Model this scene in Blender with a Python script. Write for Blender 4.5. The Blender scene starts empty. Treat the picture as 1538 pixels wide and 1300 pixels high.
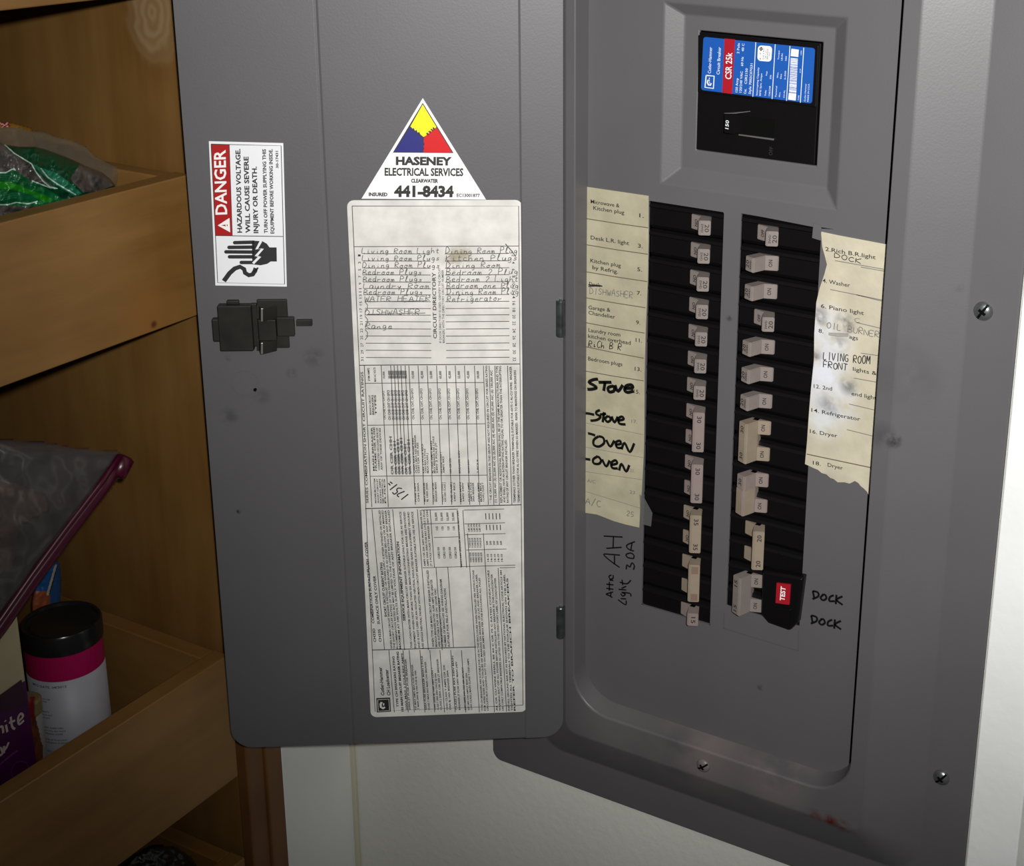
import bpy, bmesh, math, random
import numpy as np
from mathutils import Vector, Matrix, noise
random.seed(7)
S = bpy.context.scene
COL = S.collection
Z0 = 1.75                      # eye height; everything below is laid out relative to the camera height
# ------------------------------------------------------------------ camera
F, CX, CY = 2207.85, 1016.81, 436.70
RM = np.array([[0.88373372, 0.46739358, 0.02362124],
               [0.16230149, -0.25875173, -0.95221099],
               [-0.43894527, 0.84533472, -0.3045263]])
CP = np.array([0, -0.83075, 0.0])
cam = bpy.data.cameras.new('camera'); co = bpy.data.objects.new('camera', cam); COL.objects.link(co)
cam.sensor_fit = 'HORIZONTAL'; cam.sensor_width = 36; cam.lens = F / 1538 * 36
cam.shift_x = -(CX - 769) / 1538; cam.shift_y = (CY - 650) / 1538; cam.clip_start = 0.02
r0, r1, r2 = RM
co.matrix_world = Matrix(((r0[0], -r1[0], -r2[0], CP[0]), (r0[1], -r1[1], -r2[1], CP[1]), (r0[2], -r1[2], -r2[2], CP[2] + Z0), (0, 0, 0, 1)))
S.camera = co
# ------------------------------------------------------------------ world, flash, exposure
w = bpy.data.worlds.new('world'); S.world = w; w.use_nodes = True
w.node_tree.nodes['Background'].inputs[0].default_value = (0.80, 0.9, 1.0, 1)
w.node_tree.nodes['Background'].inputs[1].default_value = 0.035
fl = bpy.data.lights.new('camera_flash', 'SPOT'); fo = bpy.data.objects.new('camera_flash', fl); COL.objects.link(fo)
fl.energy = 60; fl.shadow_soft_size = 0.012; fl.spot_size = math.radians(76.5); fl.spot_blend = 1.0; fl.color = (1, 0.985, 0.96)
fpos = Vector((0.07, -0.86, 0.06 + Z0)); aim = Vector((-0.33, 0.0, -0.12 + Z0))
fo.location = fpos; fo.rotation_euler = (aim - fpos).to_track_quat('-Z', 'Y').to_euler()
cl = bpy.data.lights.new('ceiling_lamp', 'AREA'); clo = bpy.data.objects.new('ceiling_lamp', cl); COL.objects.link(clo)
cl.energy = 1.2; cl.size = 0.5; clo.location = (0.25, -0.9, 0.75 + Z0); cl.color = (1, .97, .93)
clo.rotation_euler = (Vector((-0.3, 0, -0.1 + Z0)) - clo.location).to_track_quat('-Z', 'Y').to_euler()
S.view_settings.view_transform = 'Standard'; S.view_settings.look = 'None'
S.view_settings.gamma = 1; S.view_settings.use_curve_mapping = False; S.view_settings.exposure = 0.0

# ------------------------------------------------------------------ measuring helpers (photo pixel -> point on a real plane)
def ray(x, y): return RM.T @ np.array([(x - CX) / F, (y - CY) / F, 1.0])
def onY(x, y, Y=0.0):
    r = ray(x, y); t = (Y - CP[1]) / r[1]; return Vector(CP + t * r)
def onX(x, y, X):
    r = ray(x, y); t = (X - CP[0]) / r[0]; return Vector(CP + t * r)
def onZ(x, y, Z):
    r = ray(x, y); t = (Z - CP[2]) / r[2]; return Vector(CP + t * r)
H = Vector((-0.5096, -0.018, 0)); AN = 0.58243
DU = Vector((-math.cos(AN), -math.sin(AN), 0)); DN = Vector((math.sin(AN), -math.cos(AN), 0))
def onD(x, y, off=0.0):
    h = np.array(H + DN * off); n = np.array(DN); r = ray(x, y); t = (n @ (h - CP)) / (n @ r); return Vector(CP + t * r)
def D(u, z, off=0.0): return H + DU * u + DN * off + Vector((0, 0, z))

# ------------------------------------------------------------------ materials
def mat(name, col, rough=0.5, metal=0.0, spec=0.5, bump=0.0, bscale=300.0, var=0.0, vscale=20.0, spots=(), coat=0.0):
    m = bpy.data.materials.new(name); m.use_nodes = True; nt = m.node_tree; N = nt.nodes; L = nt.links
    b = N['Principled BSDF']; b.inputs['Roughness'].default_value = rough; b.inputs['Metallic'].default_value = metal
    b.inputs['Specular IOR Level'].default_value = spec; b.inputs['Base Color'].default_value = (*col, 1)
    if coat: b.inputs['Coat Weight'].default_value = coat
    tc = N.new('ShaderNodeTexCoord'); last = None
    if var:
        n = N.new('ShaderNodeTexNoise'); n.inputs['Scale'].default_value = vscale; n.inputs['Detail'].default_value = 5
        L.new(tc.outputs['Object'], n.inputs['Vector'])
        mr = N.new('ShaderNodeMapRange'); mr.inputs[1].default_value = .3; mr.inputs[2].default_value = .7
        mr.inputs[3].default_value = 1 - var; mr.inputs[4].default_value = 1 + var * .6; L.new(n.outputs[0], mr.inputs[0])
        mx = N.new('ShaderNodeMix'); mx.data_type = 'RGBA'; mx.blend_type = 'MULTIPLY'; mx.inputs[0].default_value = 1
        mx.inputs[6].default_value = (*col, 1); L.new(mr.outputs[0], mx.inputs[7]); last = mx.outputs[2]
    for (p, r, c, st) in spots:      # stains, and the cover bevel's painted light, at fixed places on the object
        vd = N.new('ShaderNodeVectorMath'); vd.operation = 'DISTANCE'; vd.inputs[1].default_value = p
        nn = N.new('ShaderNodeTexNoise'); nn.inputs['Scale'].default_value = 1.1 / r; nn.inputs['Detail'].default_value = 6
        L.new(tc.outputs['Object'], nn.inputs['Vector']); L.new(tc.outputs['Object'], vd.inputs[0])
        mr = N.new('ShaderNodeMapRange'); mr.inputs[1].default_value = r; mr.inputs[2].default_value = r * .2
        mr.inputs[3].default_value = 0; mr.inputs[4].default_value = 1; L.new(vd.outputs['Value'], mr.inputs[0])
        m2 = N.new('ShaderNodeMapRange'); m2.inputs[1].default_value = .38; m2.inputs[2].default_value = .55
        m2.inputs[4].default_value = st; L.new(nn.outputs[0], m2.inputs[0])
        mu = N.new('ShaderNodeMath'); mu.operation = 'MULTIPLY'; L.new(mr.outputs[0], mu.inputs[0]); L.new(m2.outputs[0], mu.inputs[1])
        mx = N.new('ShaderNodeMix'); mx.data_type = 'RGBA'; L.new(mu.outputs[0], mx.inputs[0])
        if last: L.new(last, mx.inputs[6])
        else: mx.inputs[6].default_value = (*col, 1)
        mx.inputs[7].default_value = (*c, 1); last = mx.outputs[2]
    if last: L.new(last, b.inputs['Base Color'])
    if bump:
        n = N.new('ShaderNodeTexNoise'); n.inputs['Scale'].default_value = bscale; n.inputs['Detail'].default_value = 3
        L.new(tc.outputs['Object'], n.inputs['Vector'])
        bp = N.new('ShaderNodeBump'); bp.inputs['Strength'].default_value = bump; bp.inputs['Distance'].default_value = .001
        L.new(n.outputs[0], bp.inputs['Height']); L.new(bp.outputs[0], b.inputs['Normal'])
    return m

def wood(name, dark, light, axis, ring=None, rough=0.45, knots=()):
    m = bpy.data.materials.new(name); m.use_nodes = True; nt = m.node_tree; N = nt.nodes; L = nt.links
    b = N['Principled BSDF']; b.inputs['Roughness'].default_value = rough; b.inputs['Specular IOR Level'].default_value = .45
    tc = N.new('ShaderNodeTexCoord'); mp = N.new('ShaderNodeMapping'); L.new(tc.outputs['Object'], mp.inputs[0])
    sc = [30, 30, 30]; sc[axis] = 4.0; mp.inputs['Scale'].default_value = sc
    n = N.new('ShaderNodeTexNoise'); n.inputs['Scale'].default_value = 1.6; n.inputs['Detail'].default_value = 8; n.inputs['Roughness'].default_value = .62
    L.new(mp.outputs[0], n.inputs['Vector'])
    n2 = N.new('ShaderNodeTexNoise'); n2.inputs['Scale'].default_value = 9; n2.inputs['Detail'].default_value = 3; L.new(tc.outputs['Object'], n2.inputs['Vector'])
    ad = N.new('ShaderNodeMath'); ad.operation = 'MULTIPLY_ADD'; L.new(n.outputs[0], ad.inputs[0]); ad.inputs[1].default_value = .55
    sb = N.new('ShaderNodeMath'); sb.operation = 'MULTIPLY'; L.new(n2.outputs[0], sb.inputs[0]); sb.inputs[1].default_value = .55
    L.new(sb.outputs[0], ad.inputs[2])
    cr = N.new('ShaderNodeValToRGB'); cr.color_ramp.elements[0].position = .38; cr.color_ramp.elements[1].position = .72
    cr.color_ramp.elements[0].color = (*dark, 1); cr.color_ramp.elements[1].color = (*light, 1); L.new(ad.outputs[0], cr.inputs[0])
    last = cr.outputs[0]
    if ring:                          # pale cathedral figure of the veneer
        c, rad, colr = ring
        mp2 = N.new('ShaderNodeMapping'); mp2.vector_type = 'POINT'; mp2.inputs['Location'].default_value = (-c[0] , -c[1], -c[2] * .62); mp2.inputs['Scale'].default_value = (1, 1, .62)
        L.new(tc.outputs['Object'], mp2.inputs[0])
        nz = N.new('ShaderNodeTexNoise'); nz.inputs['Scale'].default_value = 45; L.new(tc.outputs['Object'], nz.inputs['Vector'])
        vl = N.new('ShaderNodeVectorMath'); vl.operation = 'LENGTH'; L.new(mp2.outputs[0], vl.inputs[0])
        a = N.new('ShaderNodeMath'); a.operation = 'MULTIPLY_ADD'; L.new(nz.outputs[0], a.inputs[0]); a.inputs[1].default_value = .016; L.new(vl.outputs['Value'], a.inputs[2])
        s = N.new('ShaderNodeMath'); s.operation = 'MULTIPLY'; L.new(a.outputs[0], s.inputs[0]); s.inputs[1].default_value = 900
        si = N.new('ShaderNodeMath'); si.operation = 'SINE'; L.new(s.outputs[0], si.inputs[0])
        mr = N.new('ShaderNodeMapRange'); mr.inputs[1].default_value = -1; mr.inputs[2].default_value = 1; mr.inputs[3].default_value = .35; mr.inputs[4].default_value = .62; L.new(si.outputs[0], mr.inputs[0])
        fa = N.new('ShaderNodeMapRange'); fa.inputs[1].default_value = rad; fa.inputs[2].default_value = rad * .6; fa.inputs[3].default_value = 0; fa.inputs[4].default_value = 1; L.new(a.outputs[0], fa.inputs[0])
        mu = N.new('ShaderNodeMath'); mu.operation = 'MULTIPLY'; L.new(mr.outputs[0], mu.inputs[0]); L.new(fa.outputs[0], mu.inputs[1])
        mx = N.new('ShaderNodeMix'); mx.data_type = 'RGBA'; L.new(mu.outputs[0], mx.inputs[0]); L.new(last, mx.inputs[6]); mx.inputs[7].default_value = (*colr, 1); last = mx.outputs[2]
    for (p, r_, c_) in knots:
        vd = N.new('ShaderNodeVectorMath'); vd.operation = 'DISTANCE'; vd.inputs[1].default_value = p; L.new(tc.outputs['Object'], vd.inputs[0])
        mr = N.new('ShaderNodeMapRange'); mr.inputs[1].default_value = r_; mr.inputs[2].default_value = r_ * .3; mr.inputs[3].default_value = 0; mr.inputs[4].default_value = .85; L.new(vd.outputs['Value'], mr.inputs[0])
        mx = N.new('ShaderNodeMix'); mx.data_type = 'RGBA'; L.new(mr.outputs[0], mx.inputs[0]); L.new(last, mx.inputs[6]); mx.inputs[7].default_value = (*c_, 1); last = mx.outputs[2]
    L.new(last, b.inputs['Base Color'])
    bp = N.new('ShaderNodeBump'); bp.inputs['Strength'].default_value = .12; bp.inputs['Distance'].default_value = .0006
    L.new(n.outputs[0], bp.inputs['Height']); L.new(bp.outputs[0], b.inputs['Normal'])
    return m

def film(name, tint, alpha, rough=.12):
    m = bpy.data.materials.new(name); m.use_nodes = True; nt = m.node_tree; N = nt.nodes; L = nt.links
    b = N['Principled BSDF']; b.inputs['Base Color'].default_value = (*tint, 1); b.inputs['Roughness'].default_value = rough
    b.inputs['Alpha'].default_value = alpha; b.inputs['Specular IOR Level'].default_value = .9
    return m

GREY = (0.106, 0.102, 0.107)
def sp(x, y, Y): v = onY(x, y, Y); return (v.x, v.y, v.z)
M = {}
M['grey_cover'] = mat('grey_enamel_cover', GREY, .42, spec=.5, bump=.05, bscale=700, var=.05, vscale=14, spots=[
    (sp(1343, 662, -.014), .006, (.02, .018, .02), 1.0), (sp(1360, 560, 0), .028, (.07, .068, .07), .7), (sp(1358, 520, 0), .02, (.07, .068, .07), .5),
    (sp(1325, 655, -.015), .012, (.06, .058, .06), .7), (sp(1247, 1233, -.015), .0065, (.085, .012, .005), 1.0), (sp(1266, 1241, -.014), .008, (.09, .015, .006), .9),
    (sp(1225, 1226, -.015), .007, (.09, .02, .012), .7), (sp(1440, 430, 0), .005, (.07, .068, .07), .7),
    (sp(1050, 1112, -.008), .05, (.20, .165, .16), .8), (sp(1170, 1150, -.006), .035, (.21, .17, .165), .8), (sp(930, 1080, -.006), .04, (.15, .14, .14), .7)])  # pale stains along the bottom bevel, standing in for its light from above
M['grey_plate'] = mat('grey_enamel_plate', GREY, .45, spec=.45, bump=.05, bscale=700, var=.04, vscale=14, spots=[
    (sp(1142, 1032, 0), .003, (.03, .03, .03), .8), (sp(1095, 478, 0), .003, (.04, .04, .04), .8)])
M['grey_door'] = mat('grey_enamel_door', (0.098, 0.0955, 0.101), .45, spec=.5, bump=.05, bscale=700, var=.05, vscale=11, spots=[
    (tuple(onD(471, 535)), .009, (.06, .057, .06), .8), (tuple(onD(345, 626)), .008, (.055, .053, .055), .8), (tuple(onD(358, 768)), .0022, (.02, .02, .02), 1),
    (tuple(onD(394, 595)), .007, (.06, .057, .06), .7), (tuple(onD(438, 560)), .005, (.06, .057, .06), .7), (tuple(onD(342, 538)), .003, (.05, .05, .05), .7)])
M['black'] = mat('black_plastic', (.0045, .004, .0045), .3, spec=.3, bump=.1, bscale=260)
M['void'] = mat('dark_interior', (.003, .003, .003), .8, spec=.05)
M['tan'] = mat('tan_handle_plastic', (.225, .190, .174), .38, var=.08, vscale=90)
M['beige'] = mat('aged_beige_plastic', (.27, .218, .163), .42, var=.1, vscale=70)
M['pink'] = mat('pinkish_handle_plastic', (.24, .19, .176), .38, var=.06, vscale=90)
M['ink'] = mat('black_ink', (.018, .017, .018), .55)
M['inkb'] = mat('brown_ink', (.13, .09, .07), .6)
M['marker'] = mat('black_marker', (.006, .006, .006), .35)
M['pencil'] = mat('pencil_lead', (.17, .16, .15), .5)
M['pen'] = mat('faded_pen', (.10, .095, .095), .5)
M['white'] = mat('sticker_white', (.86, .87, .90), .35)
M['whiteb'] = mat('bright_white_vinyl', (.92, .92, .92), .35)
M['red'] = mat('sticker_red', (.40, .012, .012), .35)
M['red2'] = mat('vinyl_red', (.62, .006, .01), .35)
M['yel'] = mat('vinyl_yellow', (.82, .78, .01), .35)
M['blue2'] = mat('vinyl_blue', (.022, .022, .19), .35)
M['blue'] = mat('label_blue', (.011, .088, .38), .35)
M['labred'] = mat('label_red', (.36, .01, .02), .35)
M['labwhite'] = mat('label_white_print', (.75, .8, .85), .4)
M['sheet'] = mat('directory_card', (.69, .675, .635), .5, var=.16, vscale=75, spots=[(tuple(onD(681, 385)), .009, (.30, .25, .16), .8), (tuple(onD(697, 380)), .0085, (.34, .29, .19), .8), (tuple(onD(678, 397)), .007, (.30, .25, .16), .8)])
M['paper'] = mat('aged_paper', (.43, .395, .275), .6, var=.16, vscale=45, bump=.5, bscale=70)
M['paper2'] = mat('aged_stained_paper', (.52, .475, .36), .6, var=.16, vscale=45, bump=.6, bscale=70, spots=[
    (sp(1240, 500, 0), .024, (.66, .68, .74), .95), (sp(1238, 560, 0), .026, (.66, .68, .74), .95), (sp(1250, 600, 0), .024, (.64, .66, .70), .9), (sp(1235, 630, 0), .018, (.62, .64, .66), .8),
    (sp(1270, 485, 0), .009, (.14, .14, .14), .9), (sp(1228, 475, 0), .010, (.10, .10, .10), .8), (sp(1222, 535, 0), .008, (.10, .10, .10), .8), (sp(1275, 580, 0), .008, (.14, .14, .14), .8),
    (sp(1245, 607, 0), .011, (.20, .20, .20), .7), (sp(1262, 515, 0), .008, (.2, .2, .2), .6)])
M['latch'] = mat('dark_oiled_steel', (.035, .032, .028), .42, metal=.5, var=.3, vscale=60)
M['chrome'] = mat('bright_worn_steel', (.55, .53, .46), .3, metal=.9)
M['steel'] = mat('zinc_steel', (.30, .33, .33), .3, metal=.85, var=.2, vscale=200)
M['hinge'] = mat('hinge_steel', (.085, .095, .095), .35, metal=.7, var=.5, vscale=150)
M['wall'] = mat('wall_paint', (.74, .74, .68), .65, bump=.35, bscale=180, var=.05, vscale=7)
M['wallw'] = mat('white_trim_paint', (.80, .81, .78), .45, bump=.15, bscale=150, var=.03, vscale=9)
M['casing'] = mat('white_casing_paint', (.9, .92, .9), .4, bump=.3, bscale=120, var=.06, vscale=12)
M['caulk'] = mat('cream_caulk', (.60, .56, .42), .6)
M['floor'] = mat('floor_tile', (.35, .31, .26), .5, var=.2, vscale=6)
WD, WL = (.17, .080, .018), (.27, .142, .042)
pc = onY(228, 18, -.1175)
M['wood_panel'] = wood('birch_ply_panel', (.145, .066, .015), (.22, .118, .034), 2, ring=((pc.x, pc.y, pc.z), .034, (.36, .26, .14)))
M['wood_rail'] = wood('birch_rail_along', WD, WL, 1, knots=[(tuple(onX(225, 470, -.7395) - Vector((-1.0, -.5, onX(150, 532, -.7395).z)) * 0), .030, (.24, .105, .025)), (tuple(onX(231, 487, -.7395)), .0035, (.06, .015, .006))])
M['wood_side'] = wood('birch_rail_across', WD, WL, 0)
M['wood_edge'] = wood('birch_rail_edge', (.10, .045, .014), (.20, .10, .036), 1)
M['wood_frame'] = wood('maple_face_frame', (.10, .040, .011), (.20, .088, .028), 2)

# ------------------------------------------------------------------ object helpers
def wloc(p):
    v = Vector((0, 0, 0))
    while p: v += p.location; p = p.parent
    return v
def link(name, bm, mats, parent=None, smooth=False, bevel=0.0, seg=2, label=None):
    me = bpy.data.meshes.new(name); bm.normal_update(); bm.to_mesh(me); bm.free()
    for m in (mats if isinstance(mats, (list, tuple)) else [mats]): me.materials.append(M[m] if isinstance(m, str) else m)
    if smooth: me.shade_smooth()
    o = bpy.data.objects.new(name, me); COL.objects.link(o)
    if parent: o.parent = parent; o.location = -wloc(parent)
    if bevel:
        b = o.modifiers.new('bevel', 'BEVEL'); b.width = bevel; b.segments = seg; b.limit_method = 'ANGLE'; b.angle_limit = math.radians(15)
        me.shade_smooth(); b.harden_normals = True
    if label: o['label'] = label
    return o
def tag(o, label, cat, group=None):
    o['label'] = label; o['category'] = cat
    if group: o['group'] = group
    return o
def empty(name, loc, label=None, cat=None, group=None):
    o = bpy.data.objects.new(name, None); o.empty_display_size = .02; COL.objects.link(o); o.location = loc
    if label: tag(o, label, cat, group)
    return o
def struct(o): o['kind'] = 'structure'; return o
def box(bm, x0, x1, y0, y1, z0, z1, mi=0):
    v = [bm.verts.new((x, y, z)) for x in (x0, x1) for y in (y0, y1) for z in (z0, z1)]
    for f in ((0, 1, 3, 2), (4, 6, 7, 5), (0, 4, 5, 1), (2, 3, 7, 6), (0, 2, 6, 4), (1, 5, 7, 3)):
        bm.faces.new([v[i] for i in f]).material_index = mi
def dbox(bm, u0, u1, z0, z1, o0, o1, mi=0):    # box on the door
    v = [bm.verts.new(D(u, z, o)) for u in (u0, u1) for o in (o0, o1) for z in (z0, z1)]
    for f in ((0, 1, 3, 2), (4, 6, 7, 5), (0, 4, 5, 1), (2, 3, 7, 6), (0, 2, 6, 4), (1, 5, 7, 3)):
        bm.faces.new([v[i] for i in f]).material_index = mi
    bmesh.ops.recalc_face_normals(bm, faces=bm.faces[:])
def prism(bm, pts, vec, mi=0, sides=True):     # polygon (list of Vector) extruded by vec
    a = [bm.verts.new(p) for p in pts]
    f = bm.faces.new(a); f.material_index = mi
    if sides:
        b = [bm.verts.new(p + vec) for p in pts]
        g = bm.faces.new(b[::-1]); g.material_index = mi
        n = len(a)
        for i in range(n): bm.faces.new((a[i], b[i], b[(i + 1) % n], a[(i + 1) % n])).material_index = mi
def loop_rr(x0, x1, z0, z1, r, n=7):           # rounded rectangle, x right, z up, counter-clockwise
    P = []
    for cx_, cz_, a0 in ((x1 - r, z1 - r, 0), (x0 + r, z1 - r, 90), (x0 + r, z0 + r, 180), (x1 - r, z0 + r, 270)):
        for i in range(n + 1):
            a = math.radians(a0 + 90 * i / n); P.append((cx_ + r * math.cos(a), cz_ + r * math.sin(a)))
    return P
def loft(bm, loops, mi=0):                     # loops: list of list of Vector, equal counts
    prev = None
    for lp in loops:
        cur = [bm.verts.new(p) for p in lp]
        if prev:
            n = len(cur)
            for i in range(n): bm.faces.new((prev[i], prev[(i + 1) % n], cur[(i + 1) % n], cur[i])).material_index = mi
        prev = cur
    return prev
def lathe(bm, prof, n, base, ax=Vector((0, 0, 1)), mi=0, cap0=True, cap1=True):
    ax = ax.normalized(); a = ax.orthogonal().normalized(); b = ax.cross(a); rings = []
    for r, h in prof: rings.append([bm.verts.new(base + ax * h + (a * math.cos(t) + b * math.sin(t)) * r) for t in [2 * math.pi * i / n for i in range(n)]])
    for q in range(len(rings) - 1):
        for i in range(n): bm.faces.new((rings[q][i], rings[q][(i + 1) % n], rings[q + 1][(i + 1) % n], rings[q + 1][i])).material_index = mi
    if cap0: bm.faces.new(rings[0][::-1]).material_index = mi
    if cap1: bm.faces.new(rings[-1]).material_index = mi
def fix(bm): bmesh.ops.recalc_face_normals(bm, faces=bm.faces[:]); return bm
def new(): return bmesh.new()

# ------------------------------------------------------------------ lettering: printed text and handwritten strokes
_tc = {}
def tmesh(s, bold=0.0, shear=0.0, res=2):
    k = (s, bold, shear)
    if k not in _tc:
        cu = bpy.data.curves.new('t', 'FONT'); cu.body = s; cu.resolution_u = res; cu.offset = bold; cu.shear = shear
        o = bpy.data.objects.new('t', cu); me = o.to_mesh()
        vs = [v.co.copy() for v in me.vertices]; fs = [tuple(p.vertices) for p in me.polygons]
        o.to_mesh_clear(); bpy.data.objects.remove(o); bpy.data.curves.remove(cu)
        _tc[k] = (vs, fs)
    return _tc[k]
def put(bm, s, P0, P1, P2, mi, lift, bold=0.0, shear=0.0, cap=True):
    """text s: baseline P0->P1, height from P0 to P2"""
    vs, fs = tmesh(s, bold, shear)
    if not vs: return
    x0 = min(v.x for v in vs); x1 = max(v.x for v in vs); y0 = 0.0; y1 = max(v.y for v in vs)
    if cap: y1 = max(y1, .68)
    U = (P1 - P0) / max(x1 - x0, 1e-6); Vv = P2 - P0; Un = (P1 - P0).normalized(); Vv = (Vv) / (y1 - y0)
    nv = [bm.verts.new(P0 + U * (v.x - x0) + Vv * v.y + lift) for v in vs]
    for f in fs:
        try: bm.faces.new([nv[i] for i in f]).material_index = mi
        except ValueError: pass
# single-stroke alphabet, x 0..1, y 0..1
G = {
'A': [[(0, 0), (.5, 1), (1, 0)], [(.2, .4), (.8, .4)]], 'B': [[(0, 0), (0, 1), (.7, .9), (.7, .6), (0, .5), (.9, .35), (.8, .05), (0, 0)]],
'C': [[(.9, .85), (.5, 1), (.1, .7), (.1, .3), (.5, 0), (.95, .15)]], 'D': [[(.05, 0), (0, 1), (.6, .9), (.95, .5), (.6, .1), (0, 0)]],
'E': [[(.9, 1), (0, 1), (0, 0), (.9, 0)], [(0, .5), (.7, .5)]], 'F': [[(.9, 1), (0, 1), (0, 0)], [(0, .5), (.7, .5)]],
'G': [[(.9, .85), (.5, 1), (.1, .7), (.1, .3), (.5, 0), (.9, .15), (.9, .45), (.5, .45)]], 'H': [[(0, 0), (0, 1)], [(.9, 0), (.9, 1)], [(0, .5), (.9, .5)]],
'I': [[(.5, 0), (.5, 1)]], 'K': [[(0, 0), (0, 1)], [(.9, 1), (0, .45), (.9, 0)]], 'L': [[(0, 1), (0, 0), (.8, 0)]],
'M': [[(0, 0), (.1, 1), (.5, .3), (.9, 1), (1, 0)]], 'N': [[(0, 0), (0, 1), (.9, 0), (.9, 1)]], 'O': [[(.5, 1), (.1, .75), (.1, .25), (.5, 0), (.9, .25), (.9, .75), (.5, 1)]],
'P': [[(0, 0), (0, 1), (.7, .95), (.8, .6), (0, .45)]], 'R': [[(0, 0), (0, 1), (.7, .95), (.8, .6), (0, .5), (.9, 0)]], 'S': [[(.9, .9), (.4, 1), (.1, .75), (.8, .35), (.6, .02), (0, .1)]],
'T': [[(0, 1), (1, .95)], [(.5, 1), (.45, 0)]], 'U': [[(0, 1), (.1, .2), (.5, 0), (.85, .2), (.9, 1)]], 'V': [[(0, 1), (.4, 0), (.9, 1)]], 'W': [[(0, 1), (.25, 0), (.5, .7), (.75, 0), (1, 1)]],
'a': [[(.8, .5), (.3, .55), (.1, .25), (.3, 0), (.7, .15), (.8, .5), (.85, 0), (1, .05)]], 'b': [[(0, 1), (.05, 0), (.5, .0), (.8, .25), (.5, .5), (.05, .4)]],
'c': [[(.8, .45), (.4, .55), (.1, .25), (.4, 0), (.9, .1)]], 'd': [[(.75, .4), (.3, .5), (.1, .2), (.4, 0), (.75, .2), (.8, 1), (.8, 0), (1, .05)]],
'e': [[(.1, .25), (.8, .35), (.5, .55), (.15, .3), (.3, 0), (.95, .1)]], 'f': [[(.9, .9), (.55, 1), (.4, .6), (.35, -.2)], [(.1, .5), (.8, .5)]],
'g': [[(.75, .45), (.3, .5), (.1, .2), (.5, .05), (.75, .4), (.7, -.3), (.2, -.3)]], 'h': [[(0, 1), (.05, 0), (.1, .3), (.5, .5), (.75, .3), (.8, 0)]],
'i': [[(.4, .5), (.45, 0), (.8, .1)], [(.4, .75), (.45, .8)]], 'k': [[(.1, 1), (.1, 0)], [(.7, .5), (.1, .2), (.8, 0)]], 'l': [[(.2, .1), (.6, .9), (.4, 1), (.3, .1), (.8, .0)]],
'm': [[(0, 0), (.1, .5), (.3, .45), (.4, 0), (.5, .45), (.75, .45), (.85, 0), (1, .05)]], 'n': [[(.05, 0), (.1, .5), (.15, .3), (.6, .5), (.75, 0), (1, .05)]],
'o': [[(.5, .5), (.1, .25), (.4, 0), (.8, .2), (.5, .5), (1, .4)]], 'p': [[(.1, .5), (.05, -.35), (.1, .3), (.6, .5), (.8, .2), (.1, .05)]], 'r': [[(.1, 0), (.15, .5), (.4, .4), (.9, .5)]],
's': [[(.8, .45), (.4, .5), (.3, .3), (.7, .2), (.5, 0), (0, .05)]], 't': [[(.4, .9), (.4, .05), (.8, .05)], [(.1, .6), (.8, .6)]], 'u': [[(.1, .5), (.15, .05), (.6, .1), (.75, .5), (.8, 0)]],
'v': [[(.1, .5), (.4, 0), (.8, .5)]], 'w': [[(0, .5), (.2, 0), (.5, .4), (.7, 0), (1, .5)]], 'y': [[(.1, .5), (.4, .1), (.8, .5), (.4, -.35)]],
'/': [[(.1, -.1), (.9, 1.05)]], '-': [[(.1, .5), (.9, .5)]], '2': [[(.1, .8), (.5, 1), (.85, .7), (.1, 0), (.9, 0)]], '3': [[(.1, .95), (.8, .85), (.4, .55), (.9, .3), (.5, 0), (.05, .1)]],
'0': [[(.5, 1), (.15, .6), (.25, .1), (.6, .02), (.85, .5), (.5, 1)]], '5': [[(.9, 1), (.2, 1), (.15, .6), (.7, .55), (.8, .2), (.1, 0)]], '7': [[(.1, 1), (.9, .95), (.4, 0)]],
'1': [[(.5, 1), (.5, 0)]], '8': [[(.5, .5), (.1, .8), (.5, 1), (.9, .8), (.1, .2), (.5, 0), (.9, .2), (.5, .5)]], '=': [[(.1, .35), (.9, .35)], [(.1, .6), (.9, .6)]], '.': [[(.4, 0), (.45, .05)]],
}
def smooth_pts(pl, n=3):
    if len(pl) < 3: return pl
    out = []
    for i in range(len(pl) - 1):
        p0 = pl[max(i - 1, 0)]; p1 = pl[i]; p2 = pl[i + 1]; p3 = pl[min(i + 2, len(pl) - 1)]
        for k in range(n):
            t = k / n
            out.append(0.5 * ((2 * p1) + (p2 - p0) * t + (2 * p0 - 5 * p1 + 4 * p2 - p3) * t * t + (3 * p1 - p0 - 3 * p2 + p3) * t ** 3))
    out.append(pl[-1]); return out
def ribbon(bm, pts, w_, nrm, mi=0, lift=None):
    if len(pts) < 2: return
    nrm = nrm.normalized(); L_ = []; lift = lift or Vector((0, 0, 0))
    for i, p in enumerate(pts):
        d = (pts[min(i + 1, len(pts) - 1)] - pts[max(i - 1, 0)])
        if d.length < 1e-9: d = Vector((1, 0, 0))
        s = nrm.cross(d.normalized()) * (w_ / 2); L_.append((bm.verts.new(p + s + lift), bm.verts.new(p - s + lift)))
    for i in range(len(L_) - 1): bm.faces.new((L_[i][0], L_[i][1], L_[i + 1][1], L_[i + 1][0])).material_index = mi
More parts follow.
